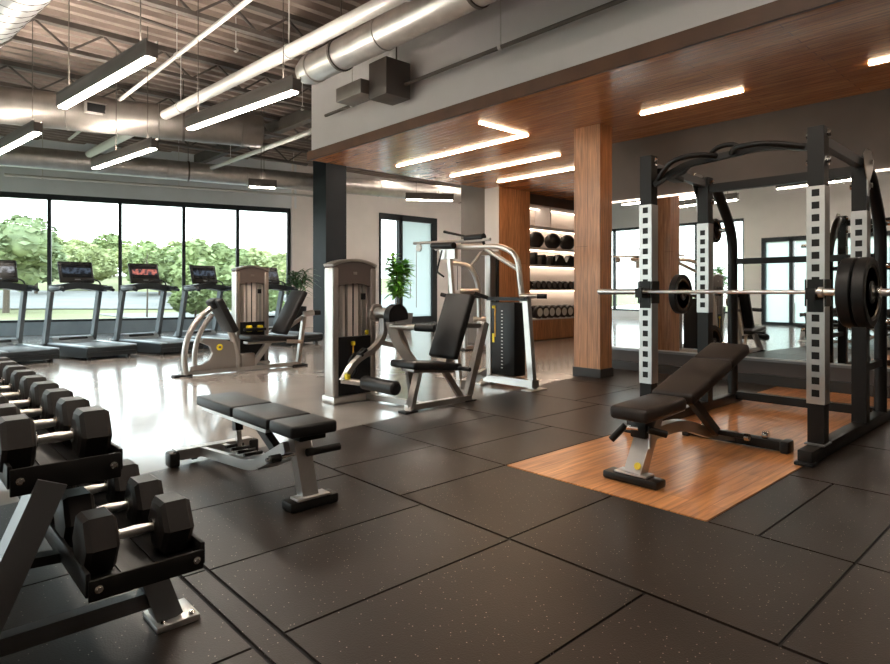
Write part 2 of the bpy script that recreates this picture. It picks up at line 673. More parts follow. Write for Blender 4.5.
def wbox(mb, t0, t1, n0, n1, z0, z1):
    return mb.hexa([WP(t0, n0, z0), WP(t1, n0, z0), WP(t1, n1, z0), WP(t0, n1, z0), WP(t0, n0, z1), WP(t1, n0, z1), WP(t1, n1, z1), WP(t0, n1, z1)])


struct(wbox(MB(), -8.75, 7.7, 0.0, 0.3, Z1, H_DECK + 0.1).build('wall_front', 'grey_paint', smooth=False))
struct(wbox(MB(), -8.75, 7.7, 0.0, 0.3, 0.0, Z0).build('wall_front', 'sill_grey', smooth=False))
k = 1
for a, c in zip(tm, tm[1:]):
    fr = MB()
    wbox(fr, a - 0.045, a + 0.045, 0.02, 0.2, Z0, Z1)
    if c == tm[-1]:
        wbox(fr, c - 0.045, c + 0.045, 0.02, 0.2, Z0, Z1)
    wbox(fr, a + 0.045, c - 0.045, 0.02, 0.2, Z1 - 0.14, Z1)
    wbox(fr, a + 0.045, c - 0.045, 0.02, 0.2, Z0, Z0 + 0.06)
    w = struct(fr.build('window_%d' % k, 'frame_black', smooth=False))
    wbox(MB(), a + 0.04, c - 0.04, 0.10, 0.112, Z0 + 0.05, Z1 - 0.12).build('pane', 'window_glass', w, smooth=False)
    k += 1

# ---- left wall (seen only in the mirror)
LX = -6.0
win_l = [8.8 + i * 1.75 for i in range(8)]


def lbox(mb, y0, y1, z0, z1, x0=LX - 0.2, x1=LX):
    return mb.box(x0, x1, y0, y1, z0, z1)


wl = MB()
lbox(wl, -4.2, 4.4, 0, H_DECK)
lbox(wl, 8.2, 8.8, 0, H_DECK)
lbox(wl, 4.4, 8.2, 3.0, H_DECK)
lbox(wl, 8.8, 21.05, 3.75, H_DECK)
lbox(wl, 8.8, 21.05, 0, 0.35)
lbox(wl, 21.05, 22.3, 0, H_DECK)
struct(wl.build('wall_left', 'white_paint', smooth=False))
for y0, y1 in list(zip(win_l, win_l[1:])) :
    fr = MB()
    fr.box(LX - 0.15, LX - 0.02, y0 - 0.05, y0 + 0.05, 0.35, 3.75)
    fr.box(LX - 0.15, LX - 0.02, y0 + 0.05, y1 - 0.05, 3.65, 3.75)
    fr.box(LX - 0.15, LX - 0.02, y0 + 0.05, y1 - 0.05, 0.35, 0.42)
    w = struct(fr.build('window_%d' % k, 'frame_black', smooth=False))
    MB().box(LX - 0.09, LX - 0.078, y0 + 0.04, y1 - 0.04, 0.4, 3.68).build('pane', 'window_glass', w, smooth=False)
    k += 1
fr = MB()
for y in (4.4, 5.32, 6.25, 7.2, 8.08):
    fr.box(LX - 0.16, LX + 0.04, y, y + 0.12, 0.0, 3.0)
fr.box(LX - 0.16, LX + 0.04, 4.52, 8.08, 2.85, 3.0)
fr.box(LX - 0.16, LX + 0.04, 4.52, 8.08, 0.0, 0.1)
dr = struct(fr.build('door_2', 'frame_black', smooth=False))
for y in (4.52, 5.44, 6.37, 7.32):
    MB().box(LX - 0.09, LX - 0.078, y, y + 0.8, 0.1, 2.85).build('pane', 'frosted_glass', dr, smooth=False)

# ---- back wall with the glazed door
wb = MB()
wb.box(9.56, 13.0, 17.5, 17.75, 0, H_DECK)
wb.box(15.67, 18.2, 17.5, 17.75, 0, H_DECK)
wb.box(13.0, 15.67, 17.5, 17.75, 3.93, H_DECK)
struct(wb.build('wall_back', 'white_paint', smooth=False))
fr = MB()
for x0, x1 in ((12.96, 13.02), (13.82, 13.99), (15.42, 15.67)):
    fr.box(x0, x1, 17.44, 17.62, 0, 3.93)
fr.box(13.0, 15.5, 17.44, 17.62, 3.72, 3.93)
fr.box(13.0, 15.5, 17.44, 17.62, 0, 0.22)
dr = struct(fr.build('door_1', 'frame_black', smooth=False))
MB().box(13.0, 13.82, 17.52, 17.532, 0.22, 3.72).build('pane', 'window_glass', dr, smooth=False)
MB().box(13.99, 15.5, 17.52, 17.532, 0.22, 3.72).build('pane', 'frosted_glass', dr, smooth=False)
MB().tube([(14.3, 17.40, 0.9), (14.3, 17.40, 1.5)], 0.02).build('handle', 'chrome', dr)
struct(MB().box(18.0, 18.2, 9.7, 17.5, 0, H_DECK).build('wall_far', 'white_paint', smooth=False))
struct(MB().box(10.94, 18.2, 9.70, 9.85, 0, H_DECK).build('wall_store', 'taupe_wall', smooth=False))
struct(MB().box(9.91, 10.94, 9.43, 10.2, 0, H_DECK).build('wall_pier', 'taupe_wall', smooth=False))
struct(MB().box(13.6, 13.8, 5.3, 9.7, 0, 3.45).build('wall_store', 'taupe_wall', smooth=False))
struct(MB().box(8.43, 13.8, 5.15, 5.3, 0, 3.45).build('wall_store', 'dark_wall', smooth=False))
# ---- right wall, rear wall
struct(MB().box(8.28, 8.43, -4.2, 5.3, 0, 3.46).build('wall_right', 'dark_wall', smooth=False))
struct(MB().box(-6.2, 8.43, -4.4, -4.2, 0, H_DECK).build('wall_rear', 'taupe_wall', smooth=False))
bb = MB().box(8.20, 8.28, -4.2, 5.2, 0.0, 0.13)
struct(bb.build('baseboard_right', 'base_dark', smooth=False, bevel=0.006))
struct(MB().box(8.24, 8.28, -4.2, 5.2, 0.292, 0.322).build('trim_1', 'rack_grey', smooth=False))
# ---- navy column, wood column, wood pier
struct(MB().box(8.56, 9.19, 13.87, 14.52, 0, H_DECK).build('trim_2', 'navy_column', smooth=False))
wc = struct(MB().box(7.14, 7.43, 4.66, 5.08, 0.0, 3.45).build('trim_3', 'column_wood', smooth=False, bevel=0.004))
MB().box(7.125, 7.445, 4.645, 5.095, 0.0, 0.13).build('plinth', 'base_dark', wc, smooth=False)
struct(MB().box(9.89, 10.94, 9.0, 9.42, 0.0, 3.45).build('trim_4', 'column_wood', smooth=False, bevel=0.004))
MB().box(9.885, 9.90, 9.0, 9.42, 0.0, 3.45).build('side_panel', 'bulkhead_paint', bpy.data.objects['trim_4'], smooth=False)

# ---- corrugated deck ceiling
dk = MB()
pit, dep = 0.30, 0.09
y = -4.3
prof = []
while y < 23:
    prof += [(y, 0), (y + 0.10, 0), (y + 0.14, dep), (y + 0.26, dep)]
    y += pit
va = [dk.bm.verts.new((-6.3, py, H_DECK + pz)) for py, pz in prof]
vb = [dk.bm.verts.new((18.3, py, H_DECK + pz)) for py, pz in prof]
vc = [dk.bm.verts.new((-6.3, py, H_DECK + 0.35)) for py, pz in (prof[0], prof[-1])]
vd = [dk.bm.verts.new((18.3, py, H_DECK + 0.35)) for py, pz in (prof[0], prof[-1])]
for i in range(len(prof) - 1):
    dk.bm.faces.new((va[i], va[i + 1], vb[i + 1], vb[i]))
dk.bm.faces.new((vc[0], vd[0], vd[1], vc[1]))
struct(dk.build('ceiling', 'deck_metal', smooth=False))
# steel joists carry the deck
for i, yy in enumerate([3.1, 5.6, 8.1, 10.6, 13.1, 15.6]):
    j = MB()
    xe = 5.5 if yy < 8.9 else 9.0
    j.box(-6.0, xe, yy - 0.06, yy + 0.06, H_DECK - 0.07, H_DECK + 0.01)
    j.box(-6.0, xe, yy - 0.05, yy + 0.05, H_DECK - 0.44, H_DECK - 0.38)
    x = -6.0
    s = 0
    while x < xe - 0.5:
        j.bar((x, yy, H_DECK - (0.06 if s else 0.4)), (x + 0.45, yy, H_DECK - (0.4 if s else 0.06)), 0.03, 0.03)
        x += 0.45
        s = 1 - s
    struct(j.build('trim_%d' % (10 + i), 'joist_dark', smooth=False))
for i, xx in enumerate([-3.0, 0.3, 6.9]):
    j = MB().box(xx - 0.09, xx + 0.09, 3.0 if xx < 5 else 8.95, 19.0, H_DECK - 0.3, H_DECK - 0.02)
    struct(j.build('trim_%d' % (20 + i), 'joist_dark', smooth=False))

# ---- wood ceiling and the white bulkhead over it
struct(MB().box(5.46, 13.6, -4.2, 9.4, 3.45, 3.57).build('ceiling', 'ceiling_wood', smooth=False))
struct(MB().box(5.42, 5.46, -4.2, 9.4, 3.43, 3.58).build('trim_5', 'fascia_brown', smooth=False))
struct(MB().box(5.50, 5.62, -4.2, 9.38, 3.57, H_DECK + 0.05).build('wall_bulkhead', 'bulkhead_paint', smooth=False))
struct(MB().box(5.62, 9.90, 9.26, 9.38, 3.57, H_DECK + 0.05).build('wall_bulkhead', 'bulkhead_paint', smooth=False))

# ================================================================== OUTSIDE
def ground_z(d):
    return -0.25 + 3.2 * max(0.0, min(1.0, (d - 20) / 45)) ** 1.3


gm = MB()
NT, ND = 44, 80
grid = []
for i in range(NT + 1):
    t = -150 + 220 * i / NT
    grid.append([gm.bm.verts.new(WP(t, 0.35 + 110 * (j / ND), ground_z(110 * j / ND))) for j in range(ND + 1)])
for i in range(NT):
    for j in range(ND):
        gm.bm.faces.new((grid[i][j], grid[i + 1][j], grid[i + 1][j + 1], grid[i][j + 1]))
struct(gm.build('ground', 'grass'))
struct(MB().box(-90, -6.25, -40, 24, -0.4, -0.25).build('ground', 'grass', smooth=False))
struct(MB().box(9.3, 40, 17.8, 70, -0.4, -0.2).build('ground', 'path_pale', smooth=False))
pm = MB()
prev = None
for i in range(31):
    t = -110 + 5 * i  # along the window wall
    row = []
    for j in range(5):
        dd = 24 + 4.2 * j + 3 * math.sin(i * 0.4)
        row.append(pm.bm.verts.new(WP(t, dd, ground_z(dd) + 0.05)))
    if prev:
        for j in range(4):
            pm.bm.faces.new((prev[j], row[j], row[j + 1], prev[j + 1]))
    prev = row
struct(pm.build('path', 'path_pale'))


def crown(mb, c, rx, rz, n, seed, leaf=0.35, nleaf=500):
    r = random.Random(seed)
    cl = []
    for i in range(n):
        a = r.uniform(0, 2 * math.pi)
        e = r.uniform(-0.6, 1.0)
        q = r.uniform(0.35, 0.8)
        cc = Vector(c) + Vector((math.cos(a) * rx * q * math.cos(e), math.sin(a) * rx * q * math.cos(e), math.sin(e) * rz * q))
        rr = r.uniform(0.30, 0.46) * min(rx, rz)
        vs = mb.sphere(cc, rr, 2)
        for v in vs:
            d = (v.co - cc).normalized()
            v.co += d * r.uniform(-0.16, 0.16) * rr
        cl.append((cc, rr))
    for i in range(nleaf):
        cc, rr = r.choice(cl)
        d = Vector((r.gauss(0, 1), r.gauss(0, 1), r.gauss(0, 1))).normalized()
        p = cc + d * rr * r.uniform(0.92, 1.2)
        s, u = frame_from(Vector((r.gauss(0, 1), r.gauss(0, 1), r.gauss(0, 1))))
        L = leaf * r.uniform(0.5, 1.1)
        vs = [mb.bm.verts.new(p - s * L), mb.bm.verts.new(p + u * L * 0.5), mb.bm.verts.new(p + s * L), mb.bm.verts.new(p - u * L * 0.5)]
        mb.bm.faces.new(vs)


def tree(t, n, h, rx, m, seed, label, cat='tree', group=None, name='leafy_tree'):
    z = ground_z(n)
    b = WP(t, n, z)
    root = thing(name, b, label, cat, group)
    c = MB()
    crown(c, b + V(0, 0, h * 0.52), rx, h * 0.46, 18, seed, leaf=0.34, nleaf=3200)
    c.build('crown', m, root, angle=60)
    tk = MB().tube([b - V(0, 0, 0.1), b + V(0.05, 0, h * 0.3), b + V(0, 0.05, h * 0.6)], [0.05 * h * 0.6, 0.04 * h * 0.6, 0.02 * h * 0.6], 8)
    tk.build('trunk', 'bark', root)
    return root


def px_t(px, n):
    """where on a line n metres outside the window wall a sight-line bearing falls"""
    r = (px - 445) / 613.0
    A = WP(0, n, 0)
    # camera axes in world coordinates: right = (.7353,-.6777), forward = (.6778,.7353)
    X = A.x * 0.7353 - A.y * 0.6777
    Y = A.x * 0.6778 + A.y * 0.7353
    dX = WT.x * 0.7353 - WT.y * 0.6777
    dY = WT.x * 0.6778 + WT.y * 0.7353
    return (r * Y - X) / (dX - r * dY)


tspec = [(6, 24, 6.2, 2.5, 'tree_green', 'tall broad grey-green tree outside, behind the leftmost window pane'),
         (-52, 32, 6.6, 2.8, 'tree_green', 'broad tree left of the tall grey-green tree outside'),
         (36, 40, 4.6, 2.6, 'tree_green', 'rounded grey-green tree outside, just left of the first window post'),
         (62, 62, 4.6, 3.0, 'tree_pale', 'low pale green tree outside, just right of the first window post'),
         (90, 44, 4.0, 2.4, 'tree_pale', 'low pale green tree outside, above the second treadmill screen'),
         (114, 64, 5.2, 2.8, 'tree_deep', 'rounded green tree outside, left of the second window post'),
         (137, 50, 4.7, 2.5, 'tree_pale', 'pale rounded tree outside, just right of the second window post'),
         (160, 38, 4.6, 2.8, 'tree_deep', 'green tree outside, behind the bare sapling'),
         (183, 52, 5.2, 2.6, 'tree_pale', 'pale tree outside, left of the third window post'),
         (206, 28, 4.7, 2.3, 'tree_deep', 'dense green tree outside, above the fourth treadmill screen'),
         (231, 36, 4.6, 2.2, 'tree_deep', 'dense green tree outside, left of the fourth window post'),
         (252, 41, 4.3, 2.4, 'tree_pale', 'pale green tree outside, behind the leg press tower'),
         (279, 33, 4.0, 2.2, 'tree_pale', 'pale green tree outside, in the rightmost window pane')]
for i, (px, n, h, rx, m, lab) in enumerate(tspec):
    tree(px_t(px, n), n, h, rx, m, 20 + i, lab, group='trees outside the windows')
for i, (px, n, h, rx, lab) in enumerate([(195, 14, 1.9, 1.0, 'low green shrub just outside, behind the fourth treadmill'),
                                         (219, 18, 2.3, 1.0, 'taller green shrub just outside, between the fourth treadmill and the leg press'),
                                         (262, 16, 1.6, 1.0, 'small green shrub just outside, behind the fifth treadmill')]):
    tree(px_t(px, n), n, h, rx, 'tree_deep', 60 + i, lab, cat='shrub', group='shrubs outside the windows', name='shrub')
# bare sapling
n = 16
b = WP(px_t(147, n), n, ground_z(n))
root = thing('bare_sapling', b, 'thin bare sapling outside the third window pane', 'tree')
sp = MB().tube([b, b + V(0.03, 0, 1.4), b + V(-0.02, 0, 2.6), b + V(0.02, 0, 3.4)], [0.05, 0.04, 0.025, 0.01], 6)
sp.build('trunk', 'bark', root)
sp = MB()
for i in range(12):
    z = 1.7 + 0.14 * i
    a = i * 2.4
    L = 0.75 - 0.035 * i
    e = b + V(math.cos(a) * L * 0.6, math.sin(a) * L * 0.6, z + L)
    sp.tube([b + V(0, 0, z), (b + V(0, 0, z)) * 0.5 + e * 0.5 - V(0, 0, 0.06), e], [0.018, 0.012, 0.004], 5)
sp.build('branches', 'bark', root)

# ================================================================== OVERHEAD
def duct(name, p, q, r, m, label, pitch=0.5, rib=0.012, hang=None, cap=True, cat='duct'):
    p, q = Vector(p), Vector(q)
    L = (q - p).length
    root = thing(name, (p.x * 0.5 + q.x * 0.5, p.y * 0.5 + q.y * 0.5, p.z - r), label, cat)
    pr = [(0, r * 0.94), (0.03, r)]
    t = pitch
    while t < L - 0.1:
        pr += [(t - 0.012, r), (t - 0.006, r + rib), (t + 0.006, r + rib), (t + 0.012, r)]
        t += pitch
    pr += [(L - 0.03, r), (L, r * 0.94)]
    MB().lathe(p, q - p, pr, 32).build('shell', m, root, angle=50)
    d = (q - p).normalized()
    for tt in (hang or []):
        c = p + d * tt
        MB().lathe(c - d * 0.02, d, [(0, r + 0.004), (0, r + 0.018), (0.04, r + 0.018), (0.04, r + 0.004)], 28).tube([c + V(0, 0, r), V(c.x, c.y, H_DECK + 0.05)], 0.008, 6).build('hanger', 'joist_dark', root)
    return root


duct('spiral_duct', (1.42, 4.4, 4.62), (0.70, 11.0, 4.62), 0.42, 'galvanised_bright', 'large bright spiral duct in the top left corner of the ceiling', pitch=9.0, hang=[1.5, 5.0])
sp_, sq_ = Vector((1.42, 4.4, 4.62)), Vector((0.70, 11.0, 4.62))
sd_ = (sq_ - sp_).normalized()
ss_, su_ = frame_from(sd_)
MB().tube([sp_ + sd_ * (0.06 + 6.4 * i / 600) + (ss_ * math.cos(i * 0.3) + su_ * math.sin(i * 0.3)) * 0.42 for i in range(601)], 0.007, 6).build('spiral_seam', 'joist_dark', bpy.data.objects['spiral_duct'])
d2 = duct('round_duct', (-3.0, 13.65, 4.2), (5.33, 10.91, 4.2), 0.30, 'duct_dull', 'thick brown-grey round duct with a capped end behind the pendant lights', pitch=1.4, hang=[1.0, 4.0, 7.4])
c = Vector((2.75, 11.77, 4.2))
MB().rbox(c + V(-0.1, -0.29, 0.03), (0.34, 0.06, 0.2), 0.006).build('grille_frame', 'galvanised', d2)
MB().rbox(c + V(-0.1, -0.32, 0.03), (0.27, 0.03, 0.14), 0.003).build('grille', 'dark_shroud', d2)
duct('round_duct', (-4.0, 18.1, 4.2), (14.8, 13.66, 4.2), 0.24, 'galvanised', 'long silver round duct along the window wall', pitch=1.9, hang=[2, 6, 10, 14, 18])
duct('round_duct', (4.32, 7.25, 4.2), (4.40, -1.5, 4.2), 0.19, 'galvanised', 'silver round duct running beside the white bulkhead', pitch=1.5, hang=[0.6, 3.0, 6.0])
MB().lathe((4.32, 7.25, 4.2), (0, 1, 0), [(0, 0.2), (0.12, 0.2), (0.3, 0.15), (0.36, 0.06)], 28).build('end_collar', 'galvanised', bpy.data.objects['round_duct.002'])


def pipe(pts, r, m, label, hang=()):
    c = Vector(pts[0]) * 0.5 + Vector(pts[-1]) * 0.5
    root = thing('ceiling_pipe', c, label, 'pipe')
    MB().tube(pts, r, 14).build('run', m, root)
    for h in hang:
        q = Vector(pts[0]).lerp(Vector(pts[-1]), h)
        MB().tube([q + V(0, 0, r * 0.5), V(q.x, q.y, H_DECK + 0.05)], 0.008, 6).lathe(q - V(0, 0.02, 0), (0, 1, 0), [(0, r), (0, r + 0.012), (0.04, r + 0.012), (0.04, r)], 16).build('hanger', 'pipe_white', root)
    return root


pipe([(3.05, 3.5, 4.45), (3.0, 15.2, 4.45)], 0.03, 'pipe_white', 'thin pale pipe crossing the corrugated ceiling behind the pendant lights', (0.2, 0.45, 0.7))
pipe([(4.05, 3.0, 4.25), (3.45, 15.5, 4.25)], 0.085, 'pipe_white', 'thick pale pipe crossing the ceiling between the two front pendant lights', (0.15, 0.33, 0.6))
pipe([(5.30, 1.0, 4.02), (5.30, 8.6, 4.02)], 0.025, 'joist_dark', 'thin dark sprinkler pipe along the white bulkhead', (0.1, 0.5, 0.9))
pipe([(2.2, 18.0, 3.97), (9.6, 15.9, 3.97)], 0.035, 'pipe_white', 'thin white tube added as the bright line under the long window-wall duct', (0.1, 0.5, 0.9))  # white tube added in place of a bright line below the duct
pipe([(6.2, 9.3, 4.3), (6.2, 15.6, 4.3)], 0.05, 'pipe_white', 'pale pipe beyond the wooden ceiling end', (0.2, 0.8))
pipe([(4.9, 10.2, 4.55), (9.0, 9.6, 4.55)], 0.03, 'joist_dark', 'dark pipe above the capped duct end', (0.2, 0.8))
pipe([(0.2, 8.2, 4.72), (5.4, 8.9, 4.72)], 0.02, 'joist_dark', 'thin dark conduit high under the joists', (0.3, 0.7))
# box unit on the bulkhead
root = thing('air_unit', (5.2, 6.75, 3.82), 'dark boxed air unit hung beside the white bulkhead', 'air unit')
MB().rbox((5.18, 6.75, 4.08), (0.42, 0.40, 0.50), 0.01).build('casing', 'lamp_housing', root)
MB().rbox((4.98, 7.25, 4.0), (0.3, 0.62, 0.2), 0.01).build('duct_spout', 'duct_dull', root)
MB().tube([(5.3, 6.75, 4.3), (5.3, 6.75, 5.22)], 0.012, 6).build('hanger', 'joist_dark', root)
# rectangular duct above
root = thing('rectangular_duct', (4.0, 3.5, 4.45), 'dark rectangular duct beside the silver round duct', 'duct')
MB().box(4.58, 4.98, -1.0, 6.1, 4.45, 4.8).build('shell', 'joist_dark', root, smooth=False)
fl = MB()
for yy in (0.5, 2.0, 3.5, 5.0, 6.08):
    fl.box(4.56, 5.0, yy - 0.02, yy + 0.02, 4.43, 4.82)
fl.build('flanges', 'lamp_housing', root, smooth=False)
for yy in (1.0, 5.5):
    MB().tube([(4.83, yy, 4.8), (4.83, yy, 5.25)], 0.012, 6).build('hanger', 'joist_dark', root)


def pendant(p, q, label, z=3.3, far=0.25):
    p, q = Vector((p[0], p[1], z)), Vector((q[0], q[1], z))
    d = (q - p).normalized()
    root = thing('pendant_light', (p + q) / 2, label, 'pendant light', 'linear pendant lights')
    up = V(0, 0, 1)
    lip = V(-d.y, d.x, 0) * 0.05
    MB().bar(p + up * 0.08, q + up * 0.08, 0.11, 0.13, bev=0.006).bar(p + lip + up * 0.155, q + lip + up * 0.155, 0.008, 0.03).bar(p - lip + up * 0.155, q - lip + up * 0.155, 0.008, 0.03).build('housing', 'lamp_housing', root)
    MB().bar(p + d * 0.03 + up * 0.012, q - d * 0.03 + up * 0.012, 0.088, 0.026, bev=0.008).build('diffuser', 'lamp_glow', root)
    MB().bar(p + d * 0.05 + up * 0.148, q - d * 0.05 + up * 0.148, 0.07, 0.008).build('added_uplight', 'added_uplight_glow', root, smooth=False)  # glow strip added on top of the housing to brighten the ceiling
    for e in (p + d * 0.25, q - d * far):
        MB().tube([e + up * 0.14, V(e.x, e.y, H_DECK + 0.06)], 0.006, 6).build('suspension_rod', 'joist_dark', root)
    return root


def cw(X, Y):
    return (0.7353 * X + 0.6778 * Y, -0.6777 * X + 0.7353 * Y)


PD = [((-2.65, 5.55), 'near left pendant light bar, the largest one'),
      ((-1.57, 6.5), 'pendant light bar nearest to the wooden ceiling'),
      ((-5.44, 8.2), 'pendant light bar cut by the left picture edge'),
      ((-4.32, 9.13), 'pendant light bar under the long window-wall duct, above the third treadmill')]
pdir = Vector((-0.112, 0.9937))
for (X, Y), lab in PD:
    a = Vector(cw(X, Y))
    e = a + pdir * 2.38
    pendant(a, e, lab, far=0.95 if X < -4 and Y > 9 else 0.25)
a = Vector(cw(-4.01, 12.5))
pendant(a, a + Vector((0.52, -0.2)), 'tiny far pendant light bar in front of the window head', 3.3)
a = Vector(cw(-0.92, 14.3))
pendant(a, a + Vector((0.95, -0.62)), 'far pendant light bar over the lat machine', 3.3)
FAR = [((10.5, 9.7), 'near row, nearest the dark column'), ((12.6, 9.7), 'near row, middle'), ((14.7, 9.7), 'near row, farthest right'),
       ((11.4, 12.3), 'back row, nearest the dark column'), ((13.4, 12.3), 'back row, middle'), ((15.4, 12.3), 'back row, farthest right')]
for (x, y), lab in FAR:  # unseen lamps added to brighten the white walls at the back
    pendant((x, y), (x - 0.2, y + 2.38), 'added pendant light bar hidden above the wooden ceiling end, ' + lab, 4.92)
# pendants added out of view, above and beside the camera, to brighten the room
for x, y, lab in [(-3.6, 8.6, 'added pendant light bar left of the view, farthest of its row'), (-3.6, 4.6, 'added pendant light bar left of the view, middle of its row'), (-3.6, 0.6, 'added pendant light bar left of the view, nearest of its row'),
                  (0.6, 1.5, 'added high pendant light bar over the dumbbell rack'), (2.3, 0.9, 'added high pendant light bar over the front rubber tiles'), (4.0, -1.6, 'added high pendant light bar over the right front floor')]:
    pendant((x, y), (x - 0.2, y + 2.38), lab, 4.3)


def recessed(name, x0, x1, y0, y1, label):
    o = MB().box(x0, x1, y0, y1, 3.430, 3.4505).build(name, 'strip_glow', smooth=False)
    merge_origin(o)
    return tag(o, label, 'ceiling light', 'recessed strips in the wooden ceiling')


recessed('recessed_light', 7.11, 7.16, 2.8, 4.05, 'recessed light strip in the wooden ceiling, left of the power rack top')
recessed('recessed_light', 7.19, 7.24, 0.3, 1.62, 'recessed light strip in the wooden ceiling at the right picture edge')
recessed('recessed_light', 6.87, 6.92, 5.72, 8.75, 'long recessed light strip in the far part of the wooden ceiling')
recessed('recessed_light', 5.92, 6.865, 5.72, 5.75, 'short recessed strip crossing at the end of the long strip')
recessed('recessed_light', 8.25, 8.32, 6.2, 8.8, 'second far recessed strip beyond the long one')
recessed('recessed_light', 9.40, 9.47, 6.6, 8.6, 'third far recessed strip above the storage shelves')
recessed('recessed_light', 7.15, 7.22, -2.6, -1.2, 'recessed light strip behind the view')

# ================================================================== MIRROR WALL
root = thing('wall_mirror', (8.26, 1.2, 0.33), 'wide wall mirror behind the power rack', 'mirror')
MB().box(8.262, 8.276, -3.4, 5.2, 0.335, 2.53).build('mirror_glass', 'mirror_silver', root, smooth=False)
MB().box(8.25, 8.28, -3.4, 5.2, 2.53, 2.555).build('lit_edge', 'mirror_glow', root, smooth=False)
MB().box(8.25, 8.28, -3.4, 5.2, 0.322, 0.338).build('bottom_edge', 'galvanised', root, smooth=False)
MB().box(8.255, 8.28, 5.2, 5.225, 0.322, 2.555).build('side_edge', 'galvanised', root, smooth=False)

# ================================================================== STORAGE SHELVES
SX0, SX1, SY0, SY1 = 10.95, 13.58, 9.16, 9.68
root = thing('storage_shelf', (12.2, 9.45, 0), 'tall lit storage shelving between the two wooden columns', 'shelving')
MB().box(SX0, SX1, 9.64, 9.68, 0.5, 3.2).build('back_panel', 'cream_panel', root, smooth=False)
MB().box(SX0, SX1, SY0, 9.64, 0.02, 0.49).build('cabinet', 'column_wood', root, smooth=False, bevel=0.004)
for z in (0.49, 1.19, 1.77, 2.18, 2.68, 3.18):
    s = MB().box(SX0, SX1, SY0, 9.64, z, z + 0.03).build('shelf', 'bulkhead_paint', root, smooth=False)
    if z > 1:
        MB().box(SX0 + 0.02, SX1 - 0.02, 9.50, 9.54, z - 0.022, z - 0.002).build('light_strip', 'shelf_glow', s, smooth=False)
MB().box(11.9, 11.93, SY0, 9.64, 2.71, 3.18).build('divider', 'bulkhead_paint', root, smooth=False)
for x in (SX0, SX1 - 0.03):
    MB().box(x, x + 0.03, SY0, 9.64, 0.49, 3.2).build('side_panel', 'bulkhead_paint', root, smooth=False)
MB().box(SX0, SX1, SY0 - 0.0, 9.68, 3.21, 3.449).build('header', 'dark_wall', root, smooth=False)


def on_shelf(px, n=9.4):
    r = (px - 445) / 613.0
    # x on the line y = n seen along bearing r
    return n * (0.6777 + r * 0.7353) / (0.7353 - r * 0.6778)


for i, px in enumerate((536, 552.5, 567)):
    x = on_shelf(px)
    o = MB()
    o.lathe((x, 9.4, 2.21), (0, 0, 1), [(0, 0.05)] + [(0.2 - 0.2 * math.cos(a), 0.2 * math.sin(a)) for a in [0.25 + k * 0.2 for k in range(14)]] + [(0.4, 0.0)], 28)
    o = o.build('medicine_ball', 'hex_rubber')
    merge_origin(o)
    tag(o, ['black medicine ball at the left of the upper shelf', 'black medicine ball in the middle of the upper shelf', 'black medicine ball at the right, half behind the wooden column'][i], 'ball', 'medicine balls on the shelf')
for i, (px, w, h) in enumerate(((531, 0.09, 0.30), (535, 0.08, 0.2), (539.5, 0.10, 0.25), (544, 0.10, 0.2), (549, 0.1, 0.24))):
    x = on_shelf(px)
    o = MB().rbox((x, 9.38, 1.80 + h / 2), (w, 0.3, h), 0.012).build('yoga_block', 'foam_grey' if i % 2 else 'vinyl_black')
    merge_origin(o)
    tag(o, '%s small upright block from the left on the second shelf' % ORD[i], 'block', 'small blocks on the second shelf')
for i, px in enumerate((557, 568)):
    x = on_shelf(px)
    o = MB()
    o.prism([(x - 0.28, 9.3, 1.80), (x + 0.24, 9.3, 1.80), (x + 0.24, 9.3, 1.9), (x + 0.12, 9.3, 2.05), (x - 0.02, 9.3, 2.08), (x - 0.16, 9.3, 1.92), (x - 0.28, 9.3, 1.87)], (0, 0.16, 0))
    o = o.build('training_wedge', 'vinyl_black', bevel=0.02)
    merge_origin(o)
    tag(o, ['dark rounded wedge on the second shelf, left of the other', 'dark rounded wedge on the second shelf beside the wooden column'][i], 'wedge', 'dark wedges on the second shelf')


def shelf_dumbbell(name, x, z, r, L):
    root = thing(name, (x, 9.38, z), None, None)
    for s, yy in ((-1, 9.38 - L / 2), (1, 9.38 + L / 2 - 0.1)):
        MB().cyl((x, yy, z + r), (x, yy + 0.1, z + r), r, 20, 0.01).build('head', 'hex_rubber', root)
    MB().cyl((x, 9.38 - L / 2 + 0.1, z + r), (x, 9.38 + L / 2 - 0.1, z + r), 0.018, 12).build('handle', 'chrome', root)
    MB().lathe((x, 9.38 - L / 2 - 0.003, z + r), (0, 1, 0), [(0, r * 0.42), (0, r * 0.66), (0.006, r * 0.66), (0.006, r * 0.42)], 20).build('end_ring', 'white_mark' if r > 0.12 else 'foam_grey', root)
    return root


pr = shelf_dumbbell('dumbbell', 0, 0.52, 0.15, 0.4)
ps = shelf_dumbbell('dumbbell', 0, 1.22, 0.10, 0.34)
for proto, row, pxs, z in ((pr, 'bottom', [533.5 + 6.1 * i for i in range(7)], 0.52), (ps, 'middle', [533 + 5.4 * i for i in range(8)], 1.22)):
    for i, px in enumerate(pxs):
        o = proto if i == 0 else copy_tree(proto)
        o.location = (on_shelf(px, 9.38), 9.38, z)
        tag(o, ('%s round dumbbell with a pale ring from the left on the lowest shelf' if row == 'bottom' else '%s small dark dumbbell from the left on the middle shelf') % ORD[i], 'dumbbell', 'round dumbbells on the %s shelf' % row)

